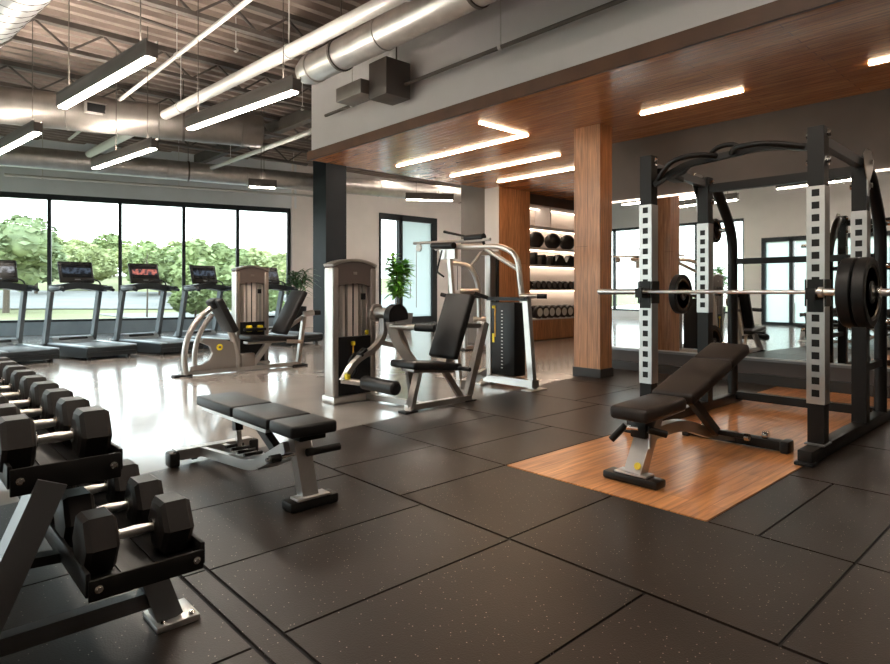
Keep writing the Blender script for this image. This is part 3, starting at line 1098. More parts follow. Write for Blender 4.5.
# ================================================================== PLANTS
def leaf(mb, base, d, L, w, droop):
    d = d.normalized()
    s, u = frame_from(d)
    rows = []
    for k, (t, ww) in enumerate(((0, 0.12), (0.3, 0.9), (0.6, 0.8), (0.85, 0.4))):
        c = base + d * L * t - V(0, 0, droop * L * t * t)
        rows.append((mb.bm.verts.new(c - s * w * ww), mb.bm.verts.new(c - V(0, 0, w * 0.25 * ww)), mb.bm.verts.new(c + s * w * ww)))
    tip = mb.bm.verts.new(base + d * L - V(0, 0, droop * L))
    for a, b in zip(rows, rows[1:]):
        mb.bm.faces.new((a[0], a[1], b[1], b[0]))
        mb.bm.faces.new((a[1], a[2], b[2], b[1]))
    mb.bm.faces.new((rows[-1][0], rows[-1][1], tip))
    mb.bm.faces.new((rows[-1][1], rows[-1][2], tip))


def plant(x, y, pot_h, pot_w, h, spread, n, lm, pm, label, seed, L=0.3, round_pot=False, w=0.055):
    r = random.Random(seed)
    root = thing('potted_plant', (x, y, 0), label, 'plant')
    po = MB()
    if round_pot:
        po.lathe((x, y, 0), (0, 0, 1), [(0, pot_w * 0.36), (0.02, pot_w * 0.38), (pot_h - 0.03, pot_w * 0.5), (pot_h, pot_w * 0.5), (pot_h, pot_w * 0.43), (pot_h - 0.06, pot_w * 0.43)], 28)
    else:
        a, c = pot_w * 0.42, pot_w * 0.5
        po.hexa([(x - a, y - a, 0), (x + a, y - a, 0), (x + a, y + a, 0), (x - a, y + a, 0), (x - c, y - c, pot_h), (x + c, y - c, pot_h), (x + c, y + c, pot_h), (x - c, y + c, pot_h)])
    po.build('pot', pm, root, bevel=0.0 if round_pot else 0.008)
    MB().lathe((x, y, pot_h - 0.02), (0, 0, 1), [(0, pot_w * 0.4), (0.025, pot_w * 0.36), (0.03, 0)], 16).build('soil', 'soil', root)
    st, fo = MB(), MB()
    for k in range(6):
        a = k * 1.05 + r.uniform(-0.3, 0.3)
        top = V(x + math.cos(a) * spread * r.uniform(0.15, 0.6), y + math.sin(a) * spread * r.uniform(0.15, 0.6), h * r.uniform(0.72, 0.98))
        b0 = V(x + math.cos(a) * 0.05, y + math.sin(a) * 0.05, pot_h)
        pts = smooth_path([b0, b0.lerp(top, 0.5) + V(0, 0, 0.1), top], 4)
        st.tube(pts, [0.012] * len(pts), 6)
        for j in range(n // 6):
            t = r.uniform(0.25, 1.0) ** 0.8
            p = pts[min(len(pts) - 1, int(t * (len(pts) - 1) + 0.5))]
            aa = r.uniform(0, 6.28)
            dd = V(math.cos(aa), math.sin(aa), r.uniform(-0.15, 0.9))
            leaf(fo, p, dd, L * r.uniform(0.7, 1.25), w * r.uniform(0.8, 1.2), r.uniform(0.1, 0.5))
    st.build('stems', 'stem_brown', root)
    fo.build('foliage', lm, root, angle=80)
    return root


x, y = cw(-1.41, 18.2)
plant(x, y, 0.52, 0.66, 2.25, 0.75, 460, 'leaf_green', 'pot_grey', 'bushy bright green plant in a grey square pot by the glass door', 3, L=0.36, w=0.07)
x, y = cw(-3.78, 15.6)
plant(x, y, 0.78, 0.5, 1.72, 0.5, 170, 'leaf_dark', 'pot_black', 'dark spiky plant in a tall black pot beside the dark column', 5, L=0.42, round_pot=True, w=0.035)
plant(-4.9, 9.3, 0.62, 0.62, 2.0, 0.6, 230, 'leaf_green', 'pot_black', 'green potted plant seen only in the mirror', 9, L=0.42, round_pot=True, w=0.06)

# ================================================================== TREADMILLS
def make_treadmill():
    t = thing('treadmill', (0, 0, 0), None, None)
    W = 0.43
    b = MB()
    b.prism([(-W, 0.02, 0.06), (-W, 0.3, 0.03), (-W, 1.95, 0.03), (-W, 1.95, 0.16), (-W, 1.7, 0.21), (-W, 0.05, 0.21), (-W, 0.0, 0.17)], (2 * W, 0, 0))
    b.build('base', 'tread_body', t, bevel=0.012)
    MB().rbox((0, 0.72, 0.212), (0.58, 1.36, 0.02), 0.006).build('belt', 'tread_belt', t)
    for s in (-1, 1):
        MB().rbox((s * 0.365, 0.76, 0.222), (0.135, 1.5, 0.03), 0.01).build('side_rail', 'tread_rail', t)
    MB().rbox((0, 0.025, 0.175), (0.84, 0.07, 0.085), 0.02).build('rear_cap', 'tread_body', t)
    h = MB()
    h.prism([(-0.36, 1.42, 0.21), (-0.36, 1.48, 0.29), (-0.36, 1.6, 0.335), (-0.36, 1.82, 0.32), (-0.36, 1.95, 0.2)], (0.72, 0, 0))
    h.build('motor_cover', 'tread_rail', t, bevel=0.02)
    MB().rbox((0, 1.47, 0.295), (0.5, 0.02, 0.045), 0.008, rot=Matrix.Rotation(R(-35), 3, 'X')).build('cover_vent', 'tread_body', t)
    for s in (-1, 1):
        MB().beam([(s * 0.42, 1.66, 0.1), (s * 0.42, 1.38, 1.18)], 0.065, 0.12, up=Vector((0, 1, 0))).build('upright', 'tread_grey', t, bevel=0.01)
        MB().rbox((s * 0.42, 1.68, 0.14), (0.10, 0.26, 0.17), 0.03).build('upright_foot', 'tread_body', t)
        MB().rbox((s * 0.43, 1.15, 1.235), (0.10, 0.42, 0.085), 0.03).build('armrest', 'tread_grey' if s < 0 else 'tread_body', t)
        MB().tube([(s * 0.43, 1.1, 1.23), (s * 0.43, 0.86, 1.2)], [0.03, 0.03], 12).build('hand_grip', 'tread_body', t)
    db = MB()
    pts = [(-0.46, 1.30, 1.23), (-0.28, 1.29, 1.25), (0, 1.28, 1.285), (0.28, 1.29, 1.25), (0.46, 1.30, 1.23)]
    db.beam(smooth_path(pts, 4), 0.26, 0.115)
    db.build('dashboard', 'tread_body', t, bevel=0.015)
    MB().tube(smooth_path([(0.05, 1.3, 1.36), (0.2, 1.22, 1.405), (0.32, 1.18, 1.36), (0.36, 1.2, 1.29)], 5), 0.014, 10).build('front_handle', 'tread_body', t)
    MB().rbox((0, 1.36, 1.36), (0.16, 0.06, 0.16), 0.015).build('screen_mount', 'tread_body', t)
    M = Matrix.Rotation(R(-16), 3, 'X')
    sc = MB().rbox((0, 1.37, 1.53), (0.60, 0.05, 0.41), 0.02, 3, M).build('console', 'black_plastic', t)
    MB().rbox(Vector((0, 1.37, 1.53)) + M @ V(0, -0.026, 0.02), (0.51, 0.006, 0.25), 0.002, 1, M).build('display', 'screen_blue', sc)
    MB().rbox(Vector((0, 1.37, 1.53)) + M @ V(0, -0.026, -0.145), (0.1, 0.006, 0.022), 0.002, 1, M).build('badge', 'tread_grey', sc)
    for s in (-1, 1):
        MB().cyl((s * 0.34, 0.12, 0.0), (s * 0.34, 0.12, 0.08), 0.03, 12).build('foot', 'black_plastic', t)
        MB().cyl((s * 0.3, 1.85, 0.045), (s * 0.36, 1.85, 0.045), 0.045, 16).build('wheel', 'black_plastic', t)
    return t


tl = ['treadmill at the left picture edge', 'second treadmill from the left, behind the first window post', 'middle treadmill with a reddish screen',
      'fourth treadmill from the left, partly behind the leg press', 'fifth treadmill, mostly hidden behind the leg press tower']
tpos = [(1.50, 13.1), (2.70, 13.1), (3.90, 13.12), (5.12, 13.2), (6.6, 13.2)]
tm0 = make_treadmill()
allt = [tm0] + [copy_tree(tm0) for _ in tpos[1:]]
for i, (o, (x, y)) in enumerate(zip(allt, tpos)):
    ang = R(12)
    o.rotation_euler.z = ang
    o.location = (x + 1.36 * math.sin(ang), y - 1.36 * math.cos(ang), 0)
    tag(o, tl[i], 'treadmill', 'treadmills along the windows')
    if i in (0, 2):
        for ch in o.children:
            if ch.name.startswith('console'):
                for g2 in ch.children:
                    if g2.name.startswith('display'):
                        g2.data = g2.data.copy()
                        g2.data.materials[0] = MATS['screen_red' if i == 2 else 'screen_pale']

# ================================================================== WEIGHT TOWER (shared by two machines)
def tower(root, x0, x1, y0, y1, h):
    """frame, arched cowl, panels, stack, rods; faces -y"""
    cx, w = (x0 + x1) / 2, x1 - x0
    pw = 0.075
    for x in (x0, x1 - pw):
        o = MB().rbox((x + pw / 2, (y0 + y1) / 2, (h - 0.03) / 2), (pw, y1 - y0, h - 0.03), 0.022, 3)
        o.build('tower_post', 'silver_frame' if x == x0 else 'taupe_frame', root)
    cw_ = MB()
    arc = []
    N = 12
    for k in range(N + 1):
        t = -1 + 2 * k / N
        arc.append((cx + t * w / 2, h - 0.015 + 0.06 * (1 - t * t)))
    low = []
    for k in range(N + 1):
        t = 1 - 2 * k / N
        low.append((cx + t * (w / 2 - pw), h - 0.235 + 0.035 * (1 - t * t)))
    cw_.prism([(x, y0 + 0.012, z) for x, z in arc + low], (0, y1 - y0 - 0.024, 0))
    cw_.build('tower_cowl', 'tower_taupe', root, bevel=0.008)
    lid = MB()
    pts = [(x, (y0 + y1) / 2, z + 0.006) for x, z in arc]
    lid.beam(pts, y1 - y0 + 0.01, 0.03)
    lid.build('tower_lid', 'silver_frame', root, bevel=0.006)
    MB().rbox((cx, y0 + 0.005, h - 0.09), (0.05, 0.008, 0.03), 0.003).build('badge', 'taupe_frame', root)
    MB().box(x0 + pw, x1 - pw, y0 + 0.075, y0 + 0.085, 0.62, h - 0.2).build('back_panel', 'cream_panel', root, smooth=False)
    MB().box(x0 + pw, x1 - pw, y0 + 0.01, y1 - 0.022, 0.08, 0.70).build('stack_cover', 'dark_shroud', root, bevel=0.006)
    for dx in (-0.085, 0.0, 0.085):
        MB().cyl((cx + dx, y0 + 0.045, 0.7), (cx + dx, y0 + 0.045, h - 0.2), 0.014 if dx else 0.008, 10).build('guide_rod' if dx else 'cable', 'taupe_frame' if dx else 'black_plastic', root)
    for dx in (-0.15, 0.15):
        MB().box(cx + dx - 0.02, cx + dx + 0.02, y0 + 0.05, y0 + 0.09, 0.7, h - 0.2).build('inner_rail', 'silver_frame', root, smooth=False)
    MB().rbox((cx, (y0 + y1) / 2, 0.04), (w + 0.02, y1 - y0 + 0.06, 0.08), 0.012).build('tower_base', 'silver_frame', root)
    MB().rbox((cx + 0.13, y0 + 0.04, h - 0.34), (0.06, 0.012, 0.07), 0.004).build('instruction_plate', 'dark_shroud', root)


def pad(root, name, p, q, width, thick, m='vinyl_black', waxis=V(0, 1, 0), bev=0.025):
    """upholstered pad from p to q (centre line of its top face), width along waxis"""
    p, q = Vector(p), Vector(q)
    d = (q - p)
    n = d.normalized().cross(waxis)
    if n.z < 0:
        n = -n
    M = Matrix((d.normalized(), waxis.normalized(), n)).transposed()
    return MB().rbox((p + q) / 2 - n * thick / 2, (d.length, width, thick), bev, 3, M).build(name, m, root)


# ---- leg extension machine
L = thing('leg_extension_machine', (4.2, 5.0, 0), 'silver leg extension machine with black seat in the middle of the photo', 'exercise machine')
tower(L, 3.48, 4.04, 5.50, 5.68, 1.47)
MB().rbox((3.90, 5.49, 0.74), (0.035, 0.03, 0.05), 0.008).build('selector_pin', 'yellow', L)
MB().tube([(3.72, 5.485, 0.62), (3.72, 5.485, 0.42)], 0.007, 8).build('pin_cord', 'orange_mark', L)
MB().rbox((3.72, 5.485, 0.63), (0.04, 0.03, 0.045), 0.008).build('pin_knob', 'yellow', L)
MB().beam([(3.78, 4.66, 0.045), (4.66, 4.66, 0.045)], 0.06, 0.06).build('base_rail', 'silver_frame', L, bevel=0.006)
MB().beam([(3.9, 5.5, 0.045), (4.02, 4.66, 0.045)], 0.055, 0.055).build('base_link', 'taupe_frame', L, bevel=0.006)
MB().beam([(3.80, 4.64, 0.0), (3.99, 4.72, 0.40)], 0.065, 0.075).build('front_leg', 'silver_frame', L, bevel=0.008)
MB().beam([(4.62, 4.68, 0.0), (4.93, 4.70, 0.84)], 0.065, 0.085).build('rear_leg', 'silver_frame', L, bevel=0.008)
MB().beam([(4.55, 4.68, 0.05), (4.33, 4.72, 0.37)], 0.05, 0.06).build('seat_strut', 'silver_frame', L, bevel=0.006)
MB().beam([(4.93, 4.72, 0.80), (4.60, 4.74, 0.82)], 0.05, 0.05).build('back_strut', 'taupe_frame', L, bevel=0.006)
MB().beam([(4.40, 4.75, 0.34), (4.68, 4.75, 1.05)], 0.05, 0.06).build('back_post', 'silver_frame', L, bevel=0.006)
for p in ((3.79, 4.64), (4.64, 4.68)):
    MB().rbox((p[0], p[1], 0.012), (0.16, 0.12, 0.024), 0.006).build('foot_plate', 'black_plastic', L)
MB().rbox((4.15, 4.75, 0.375), (0.56, 0.2, 0.035), 0.006, 2, Matrix.Rotation(R(5.5), 3, 'Y')).build('seat_frame', 'taupe_frame', L)
pad(L, 'seat', (3.80, 4.75, 0.50), (4.45, 4.75, 0.435), 0.40, 0.075)
pad(L, 'backrest', (4.315, 4.76, 0.50), (4.58, 4.76, 1.17), 0.40, 0.085)
for s in (0,):
    MB().tube([(4.36, 4.52, 0.40), (4.36, 4.36, 0.40)], 0.022, 12).build('seat_grip', 'black_plastic', L)
MB().tube([(4.60, 4.92, 1.13), (4.57, 5.02, 1.15)], 0.022, 12).build('back_knob', 'black_plastic', L)
# arm assembly
MB().cyl((3.86, 5.24, 0.96), (3.86, 5.0, 0.96), 0.058, 24, 0.006).build('pivot_drum', 'silver_frame', L)
MB().cyl((3.86, 5.28, 0.96), (3.86, 5.24, 0.96), 0.095, 24, 0.008).build('pivot_flange', 'taupe_frame', L)
o = MB()
o.prism([(3.90 + 0.125 * math.cos(a), 4.93, 0.93 + 0.125 * math.sin(a)) for a in [R(-15 + 13 * k) for k in range(18)]] + [(3.87, 4.93, 0.88)], (0, 0.09, 0))
o.build('cam', 'black_plastic', L, bevel=0.006)
MB().beam(smooth_path([(3.86, 5.14, 0.93), (3.86, 5.14, 0.74), (3.76, 5.16, 0.60), (3.56, 5.21, 0.47), (3.43, 5.24, 0.28)], 5), 0.055, 0.07, up=V(0, 1, 0)).build('lever_arm', 'silver_frame', L)
MB().beam([(3.88, 5.06, 0.92), (3.93, 4.98, 0.66), (4.02, 4.84, 0.44)], 0.06, 0.1).build('pivot_bracket', 'taupe_frame', L, bevel=0.008)
MB().beam([(3.98, 5.04, 0.82), (4.05, 5.0, 0.6), (4.1, 4.95, 0.08)], 0.055, 0.07).build('pivot_post', 'taupe_frame', L, bevel=0.008)
MB().beam([(3.80, 5.14, 0.66), (4.04, 5.0, 0.60)], 0.05, 0.05).build('pivot_link', 'silver_frame', L, bevel=0.006)
MB().rbox((3.64, 5.2, 0.56), (0.1, 0.09, 0.05), 0.012, 2, Matrix.Rotation(R(-35), 3, 'Y')).build('adjust_block', 'black_plastic', L)
MB().tube([(3.88, 5.04, 0.83), (4.0, 4.72, 0.82)], 0.028, 12).build('handle_bar', 'silver_frame', L)
MB().tube([(3.985, 4.76, 0.82), (4.06, 4.56, 0.815)], 0.037, 14).build('hand_grip', 'black_plastic', L)
MB().tube([(3.42, 5.25, 0.29), (3.60, 5.06, 0.26)], 0.032, 12).build('roller_axle', 'silver_frame', L)
MB().cyl((3.6, 5.12, 0.265), (3.6, 4.58, 0.265), 0.068, 28, 0.018).build('shin_roller', 'vinyl_black', L)
MB().cyl((3.6, 4.578, 0.265), (3.6, 4.574, 0.265), 0.045, 20).build('roller_cap', 'black_plastic', L)
MB().rbox((3.45, 5.19, 0.33), (0.05, 0.05, 0.06), 0.012).build('adjust_knob', 'yellow', L)
MB().tube(smooth_path([(3.62, 5.30, 0.55), (3.54, 5.28, 0.46), (3.62, 5.28, 0.38), (3.58, 5.3, 0.3)], 5), 0.016, 8).build('cable_loop', 'black_plastic', L)

# ---- leg press machine
P = thing('leg_press_machine', (4.0, 8.7, 0), 'silver leg press with black seat, in front of the treadmills', 'exercise machine')
tower(P, 4.02, 4.57, 9.10, 9.27, 1.52)
for dx in (-0.08, 0.10):
    MB().rbox((4.3 + dx, 9.07, 0.60), (0.1, 0.05, 0.1), 0.02).build('pin_knob', 'yellow', P)
MB().rbox((4.31, 9.06, 0.585), (0.36, 0.07, 0.05), 0.015).build('pin_holder', 'black_plastic', P)
MB().beam([(3.05, 8.70, 0.04), (4.9, 8.70, 0.04)], 0.07, 0.06).build('base_rail', 'silver_frame', P, bevel=0.006)
MB().beam([(4.3, 9.1, 0.04), (4.3, 8.7, 0.04)], 0.07, 0.06).build('base_link', 'taupe_frame', P, bevel=0.006)
for x in (3.07, 4.87):
    MB().rbox((x, 8.70, 0.014), (0.24, 0.16, 0.028), 0.006).build('foot_plate', 'black_plastic', P)
MB().tube(smooth_path([(3.11, 8.66, 0.02), (3.09, 8.66, 0.28), (3.14, 8.66, 0.55), (3.28, 8.68, 0.78), (3.50, 8.7, 0.96)], 6), 0.04, 14).build('arch_tube', 'silver_frame', P)
MB().tube(smooth_path([(3.27, 8.74, 0.04), (3.26, 8.74, 0.30), (3.33, 8.74, 0.58), (3.50, 8.72, 0.86)], 6), 0.036, 14).build('arch_tube', 'silver_frame', P)
gp = MB()
gz = [(3.16, 0.06), (3.84, 0.06), (3.86, 0.30), (3.80, 0.44), (3.62, 0.49), (3.36, 0.52), (3.32, 0.46), (3.45, 0.40), (3.49, 0.30), (3.44, 0.20), (3.34, 0.15), (3.18, 0.13)]
gp.prism([(x, 8.665, z) for x, z in gz], (0, 0.07, 0))
gp.build('gusset_plate', 'taupe_frame', P, bevel=0.008)
MB().cyl((3.585, 8.665, 0.38), (3.585, 8.655, 0.38), 0.045, 20).build('badge', 'yellow', P)
MB().cyl((3.585, 8.656, 0.38), (3.585, 8.652, 0.38), 0.018, 16).build('badge_mark', 'tower_taupe', P)
pad(P, 'foot_plate_pad', (3.80, 8.68, 0.62), (3.555, 8.68, 1.09), 0.42, 0.09, bev=0.02)
MB().rbox((3.50, 8.70, 1.0), (0.10, 0.22, 0.14), 0.03, 2, Matrix.Rotation(R(-30), 3, 'Y')).build('pad_bracket', 'black_plastic', P)
MB().tube(smooth_path([(3.72, 8.70, 0.72), (3.80, 8.70, 0.5), (3.86, 8.70, 0.25), (3.86, 8.7, 0.06)], 5), 0.05, 14).build('press_post', 'silver_frame', P)
MB().rbox((4.02, 8.72, 0.16), (0.22, 0.12, 0.20), 0.02).build('pivot_block', 'taupe_frame', P)
MB().beam([(4.38, 8.7, 0.43), (4.10, 8.7, 0.08)], 0.06, 0.08).build('seat_post', 'silver_frame', P, bevel=0.008)
MB().rbox((4.35, 8.70, 0.415), (0.72, 0.16, 0.04), 0.008).build('seat_frame', 'taupe_frame', P)
pad(P, 'seat', (3.98, 8.70, 0.53), (4.72, 8.70, 0.485), 0.42, 0.075)
pad(P, 'backrest', (4.50, 8.72, 0.55), (4.86, 8.72, 1.20), 0.42, 0.09)
MB().beam([(4.86, 8.70, 0.05), (4.98, 8.72, 0.80)], 0.055, 0.07).build('back_leg', 'silver_frame', P, bevel=0.008)
MB().beam([(4.72, 8.74, 0.62), (4.98, 8.74, 0.78)], 0.05, 0.05).build('back_brace', 'silver_frame', P, bevel=0.006)
MB().tube([(4.9, 8.60, 0.82), (5.06, 8.56, 0.84)], 0.045, 12).build('side_arm', 'silver_frame', P)
MB().tube([(5.05, 8.565, 0.84), (5.16, 8.54, 0.84)], 0.04, 12).build('hand_grip', 'black_plastic', P)
MB().tube([(4.55, 8.5, 0.42), (4.80, 8.48, 0.40)], 0.03, 12).build('seat_handle', 'taupe_frame', P)

# ---- cable machine
C = thing('cable_machine', (5.72, 5.1, 0), 'silver cable machine with black weight stack cover and overhead boom', 'exercise machine')
MB().rbox((5.72, 5.05, 0.60), (0.21, 0.38, 0.90), 0.015).build('stack_cover', 'dark_shroud', C)
MB().box(5.611, 5.616, 5.165, 5.18, 0.62, 1.0).build('scale_line', 'orange_mark', C, smooth=False)
mk = MB()
for i in range(18):
    mk.box(5.610, 5.616, 5.045, 5.07, 0.24 + 0.041 * i, 0.252 + 0.041 * i)
mk.build('weight_ticks', 'white_mark', C, smooth=False)
MB().box(5.610, 5.616, 5.185, 5.22, 0.55, 0.66).build('warning_mark', 'yellow', C, smooth=False)
MB().rbox((5.615, 5.19, 0.99), (0.03, 0.05, 0.035), 0.008).build('top_knob', 'yellow', C)
MB().beam([(5.72, 4.66, 0.0), (5.72, 4.76, 1.10)], 0.07, 0.08, up=V(0, 1, 0)).build('front_post', 'silver_frame', C, bevel=0.012)
MB().beam([(5.72, 5.36, 0.0), (5.72, 5.36, 1.10)], 0.06, 0.07, up=V(0, 1, 0)).build('rear_post', 'taupe_frame', C, bevel=0.01)
MB().beam([(5.72, 4.62, 0.085), (5.72, 5.42, 0.085)], 0.13, 0.09).build('base_beam', 'silver_frame', C, bevel=0.012)
MB().beam([(5.62, 5.36, 0.16), (4.72, 4.82, 0.16)], 0.06, 0.10).build('link_beam', 'silver_frame', C, bevel=0.01)
for p in ((5.72, 4.64), (5.70, 5.44)):
    MB().rbox((p[0], p[1], 0.012), (0.30, 0.16, 0.024), 0.006).build('foot_plate', 'silver_frame', C)
MB().beam([(5.72, 4.72, 1.09), (5.72, 5.38, 1.09)], 0.08, 0.045).build('top_bar', 'black_plastic', C, bevel=0.01)
MB().tube([(5.66, 4.82, 1.125), (5.80, 4.64, 1.125)], 0.028, 12).build('front_handle', 'silver_frame', C)
MB().tube([(5.79, 4.655, 1.125), (5.86, 4.56, 1.125)], 0.03, 12).build('handle_grip', 'black_plastic', C)
MB().tube([(5.62, 5.3, 1.1), (5.50, 5.42, 1.16)], 0.025, 12).build('rear_handle', 'black_plastic', C)
MB().tube(fillet([(5.72, 4.82, 1.05), (5.72, 4.90, 1.62), (5.72, 5.15, 1.745), (5.72, 6.35, 1.80)], 0.22), 0.036, 14).build('boom', 'silver_frame', C)
MB().tube([(5.72, 4.89, 1.45), (5.72, 5.42, 1.72)], 0.03, 12).build('boom_brace', 'taupe_frame', C)
MB().tube([(5.66, 5.3, 1.84), (5.66, 6.80, 1.87)], 0.02, 10).build('upper_bar', 'silver_frame', C)
for y in (5.45, 6.1):
    MB().tube([(5.72, y, 1.76), (5.67, y, 1.855)], 0.018, 8).build('bar_clamp', 'black_plastic', C)
MB().tube([(5.60, 5.9, 1.79), (5.62, 6.35, 1.81)], 0.045, 12).build('boom_grip', 'black_plastic', C)
MB().tube([(5.67, 5.42, 1.88), (5.67, 5.75, 1.88)], 0.045, 12).build('boom_grip', 'black_plastic', C)
MB().tube([(5.67, 5.72, 1.90), (5.7, 6.2, 2.0)], [0.014, 0.02], 8).build('lever', 'black_plastic', C)
for y in (6.68, 6.3):
    o = MB().lathe((5.64, y, 1.80), (1, 0, 0), [(0, 0.03), (0, 0.055), (0.012, 0.045), (0.024, 0.055), (0.024, 0.03)], 20)
    o.build('pulley', 'taupe_frame', C)
MB().tube([(5.65, 6.735, 1.80), (5.65, 6.735, 0.95)], 0.005, 6).build('cable', 'taupe_frame', C)
MB().tube(fillet([(5.62, 6.16, 1.74), (5.6, 6.24, 1.45), (5.58, 6.08, 1.38)], 0.04), 0.013, 8).build('cable_handle', 'black_plastic', C)
MB().box(5.66, 5.72, 5.95, 6.25, 1.62, 1.77).build('boom_bracket', 'silver_frame', C, bevel=0.01)
MB().tube([(5.69, 6.1, 1.62), (5.69, 6.1, 0.98)], 0.006, 6).build('cable', 'taupe_frame', C)
MB().beam([(5.70, 6.1, 1.70), (5.70, 5.9, 0.0)], 0.05, 0.06, up=V(0, 1, 0)).build('boom_post', 'silver_frame', C, bevel=0.008)

# ---- lat pulldown machine further back
x, y = cw(0.70, 12.2)
Q = thing('pulldown_machine', (x, y, 0), 'far silver pulldown machine with an arched post, behind the cable machine', 'exercise machine')
def q(dx, dy, z):       # dx to the right of the view, dy away
    ax = Vector((0.7353, -0.6777, 0))
    ay = Vector((0.6778, 0.7353, 0))
    return Vector((x, y, 0)) + ax * dx + ay * dy + V(0, 0, z)
MB().tube(smooth_path([q(-0.02, 0, 0.03), q(-0.02, 0, 0.9), q(-0.06, 0, 1.35), q(-0.22, 0, 1.66), q(-0.55, 0, 1.74)], 6), 0.05, 14).build('arched_post', 'silver_frame', Q)
MB().tube([q(-0.2, 0, 1.66), q(0.02, 0, 1.95)], 0.035, 10).build('brace', 'silver_frame', Q)
MB().beam([q(0.22, 0.1, 0.0), q(0.22, 0.1, 1.95)], 0.17, 0.12, up=V(0, 1, 0)).build('tower_post', 'silver_frame', Q, bevel=0.012)
MB().beam([q(0.34, 0.12, 0.0), q(0.34, 0.12, 1.9)], 0.05, 0.10, up=V(0, 1, 0)).build('tower_side', 'dark_shroud', Q, bevel=0.01)
MB().beam([q(0.02, 0, 1.93), q(0.4, 0.1, 1.93)], 0.08, 0.08).build('head_beam', 'silver_frame', Q, bevel=0.01)
MB().beam([q(-0.3, 0, 0.05), q(0.42, 0.1, 0.05)], 0.09, 0.08).build('base_beam', 'silver_frame', Q, bevel=0.01)
MB().tube([q(-0.40, -0.1, 1.18), q(-0.04, -0.05, 1.18)], 0.05, 12).build('thigh_roller', 'silver_frame', Q)
MB().rbox(q(-0.18, -0.05, 1.08), (0.36, 0.3, 0.08), 0.02).build('chest_pad', 'vinyl_black', Q)
MB().tube([q(-0.14, 0, 0.62), q(0.16, 0, 0.62)], 0.06, 12).build('knee_roller', 'silver_frame', Q)
MB().rbox(q(-0.3, 0, 0.5), (0.36, 0.36, 0.08), 0.02).build('seat', 'vinyl_black', Q)
MB().beam([q(-0.3, 0, 0.05), q(-0.3, 0, 0.46)], 0.07, 0.07, up=V(0, 1, 0)).build('seat_post', 'silver_frame', Q, bevel=0.008)
for dx, dy in ((-0.3, 0), (0.3, 0.1)):
    MB().rbox(q(dx, dy, 0.01), (0.3, 0.3, 0.02), 0.006).build('foot_plate', 'black_plastic', Q)
MB().tube([q(-0.45, 0, 1.71), q(-0.45, 0, 1.2)], 0.006, 6).build('cable', 'black_plastic', Q)

# ================================================================== FLAT BENCH
F = thing('flat_bench', (1.7, 3.5, 0.012), 'flat black three-pad bench on the rubber floor left of centre', 'bench')
zf = 0.012
for nm, y0, y1 in (('seat_pad', 2.86, 3.115), ('middle_pad', 3.135, 3.59), ('head_pad', 3.61, 4.16)):
    MB().rbox((1.70, (y0 + y1) / 2, 0.458), (0.28, y1 - y0, 0.066), 0.016, 3).build(nm, 'vinyl_black', F)
for x in (1.60, 1.81):
    MB().beam([(x, 3.2, 0.412), (x, 4.12, 0.412)], 0.03, 0.026).build('pad_rail', 'rack_silver', F, bevel=0.004)
MB().rbox((1.705, 2.99, 0.412), (0.16, 0.2, 0.03), 0.006).build('seat_bracket', 'rack_black', F)
MB().beam([(1.71, 3.06, 0.40), (1.73, 2.98, 0.05)], 0.095, 0.065, up=V(0, 1, 0)).build('front_post', 'rack_silver', F, bevel=0.008)
MB().rbox((1.745, 2.985, zf + 0.028), (0.30, 0.11, 0.055), 0.014).build('front_foot', 'rack_black', F)
MB().rbox((1.735, 2.97, zf + 0.062), (0.20, 0.09, 0.014), 0.004).build('foot_cover', 'rack_silver', F)
MB().tube([(1.50, 3.02, 0.30), (1.72, 3.02, 0.305)], 0.012, 10).build('leg_hold_rod', 'chrome', F)
MB().tube([(1.72, 2.98, 0.31), (1.925, 2.98, 0.31)], 0.022, 14).build('leg_hold_grip', 'rack_black', F)
MB().tube([(1.52, 3.02, 0.30), (1.58, 3.02, 0.30)], 0.022, 14).build('leg_hold_grip', 'rack_black', F)
for x in (1.64, 1.78):
    MB().beam(fillet([(x, 3.06, 0.34), (x, 3.45, 0.15), (x, 3.7, 0.13), (x, 4.26, 0.085)], 0.12, 4), 0.035, 0.06).build('side_beam', 'rack_silver', F, bevel=0.005)
MB().rbox((1.71, 3.42, 0.16), (0.15, 0.05, 0.04), 0.006).build('beam_cross', 'rack_silver', F)
for i in range(4):
    MB().tube([(1.65, 3.62 + 0.09 * i, 0.18 + 0.0 * i), (1.77, 3.62 + 0.09 * i, 0.18)], 0.011, 8).build('ladder_rung', 'rack_black', F)
MB().beam([(1.71, 3.62, 0.42), (1.71, 3.30, 0.26)], 0.05, 0.05).build('seat_hinge', 'rack_black', F, bevel=0.006)
MB().beam([(1.71, 3.86, 0.42), (1.71, 3.84, 0.29)], 0.05, 0.05, up=V(0, 1, 0)).build('support_strut', 'rack_black', F, bevel=0.006)
MB().beam([(1.71, 3.84, 0.30), (1.71, 3.82, 0.15)], 0.032, 0.032, up=V(0, 1, 0)).build('strut_rod', 'chrome', F, bevel=0.004)
MB().beam([(1.46, 4.28, zf + 0.075), (2.0, 4.28, zf + 0.075)], 0.075, 0.07).build('rear_bar', 'rack_silver', F, bevel=0.008)
for x in (1.45, 2.01):
    MB().rbox((x, 4.28, zf + 0.05), (0.07, 0.1, 0.1), 0.014).build('rear_foot', 'rack_black', F)
for x in (1.62, 1.80):
    MB().cyl((x - 0.02, 4.36, 0.062), (x + 0.02, 4.36, 0.062), 0.05, 20, 0.006).build('wheel', 'rack_black', F)
MB().tube([(1.58, 4.36, 0.062), (1.84, 4.36, 0.062)], 0.012, 8).bar((1.71, 4.28, 0.08), (1.71, 4.36, 0.062), 0.05, 0.02).build('wheel_axle', 'rack_silver', F)

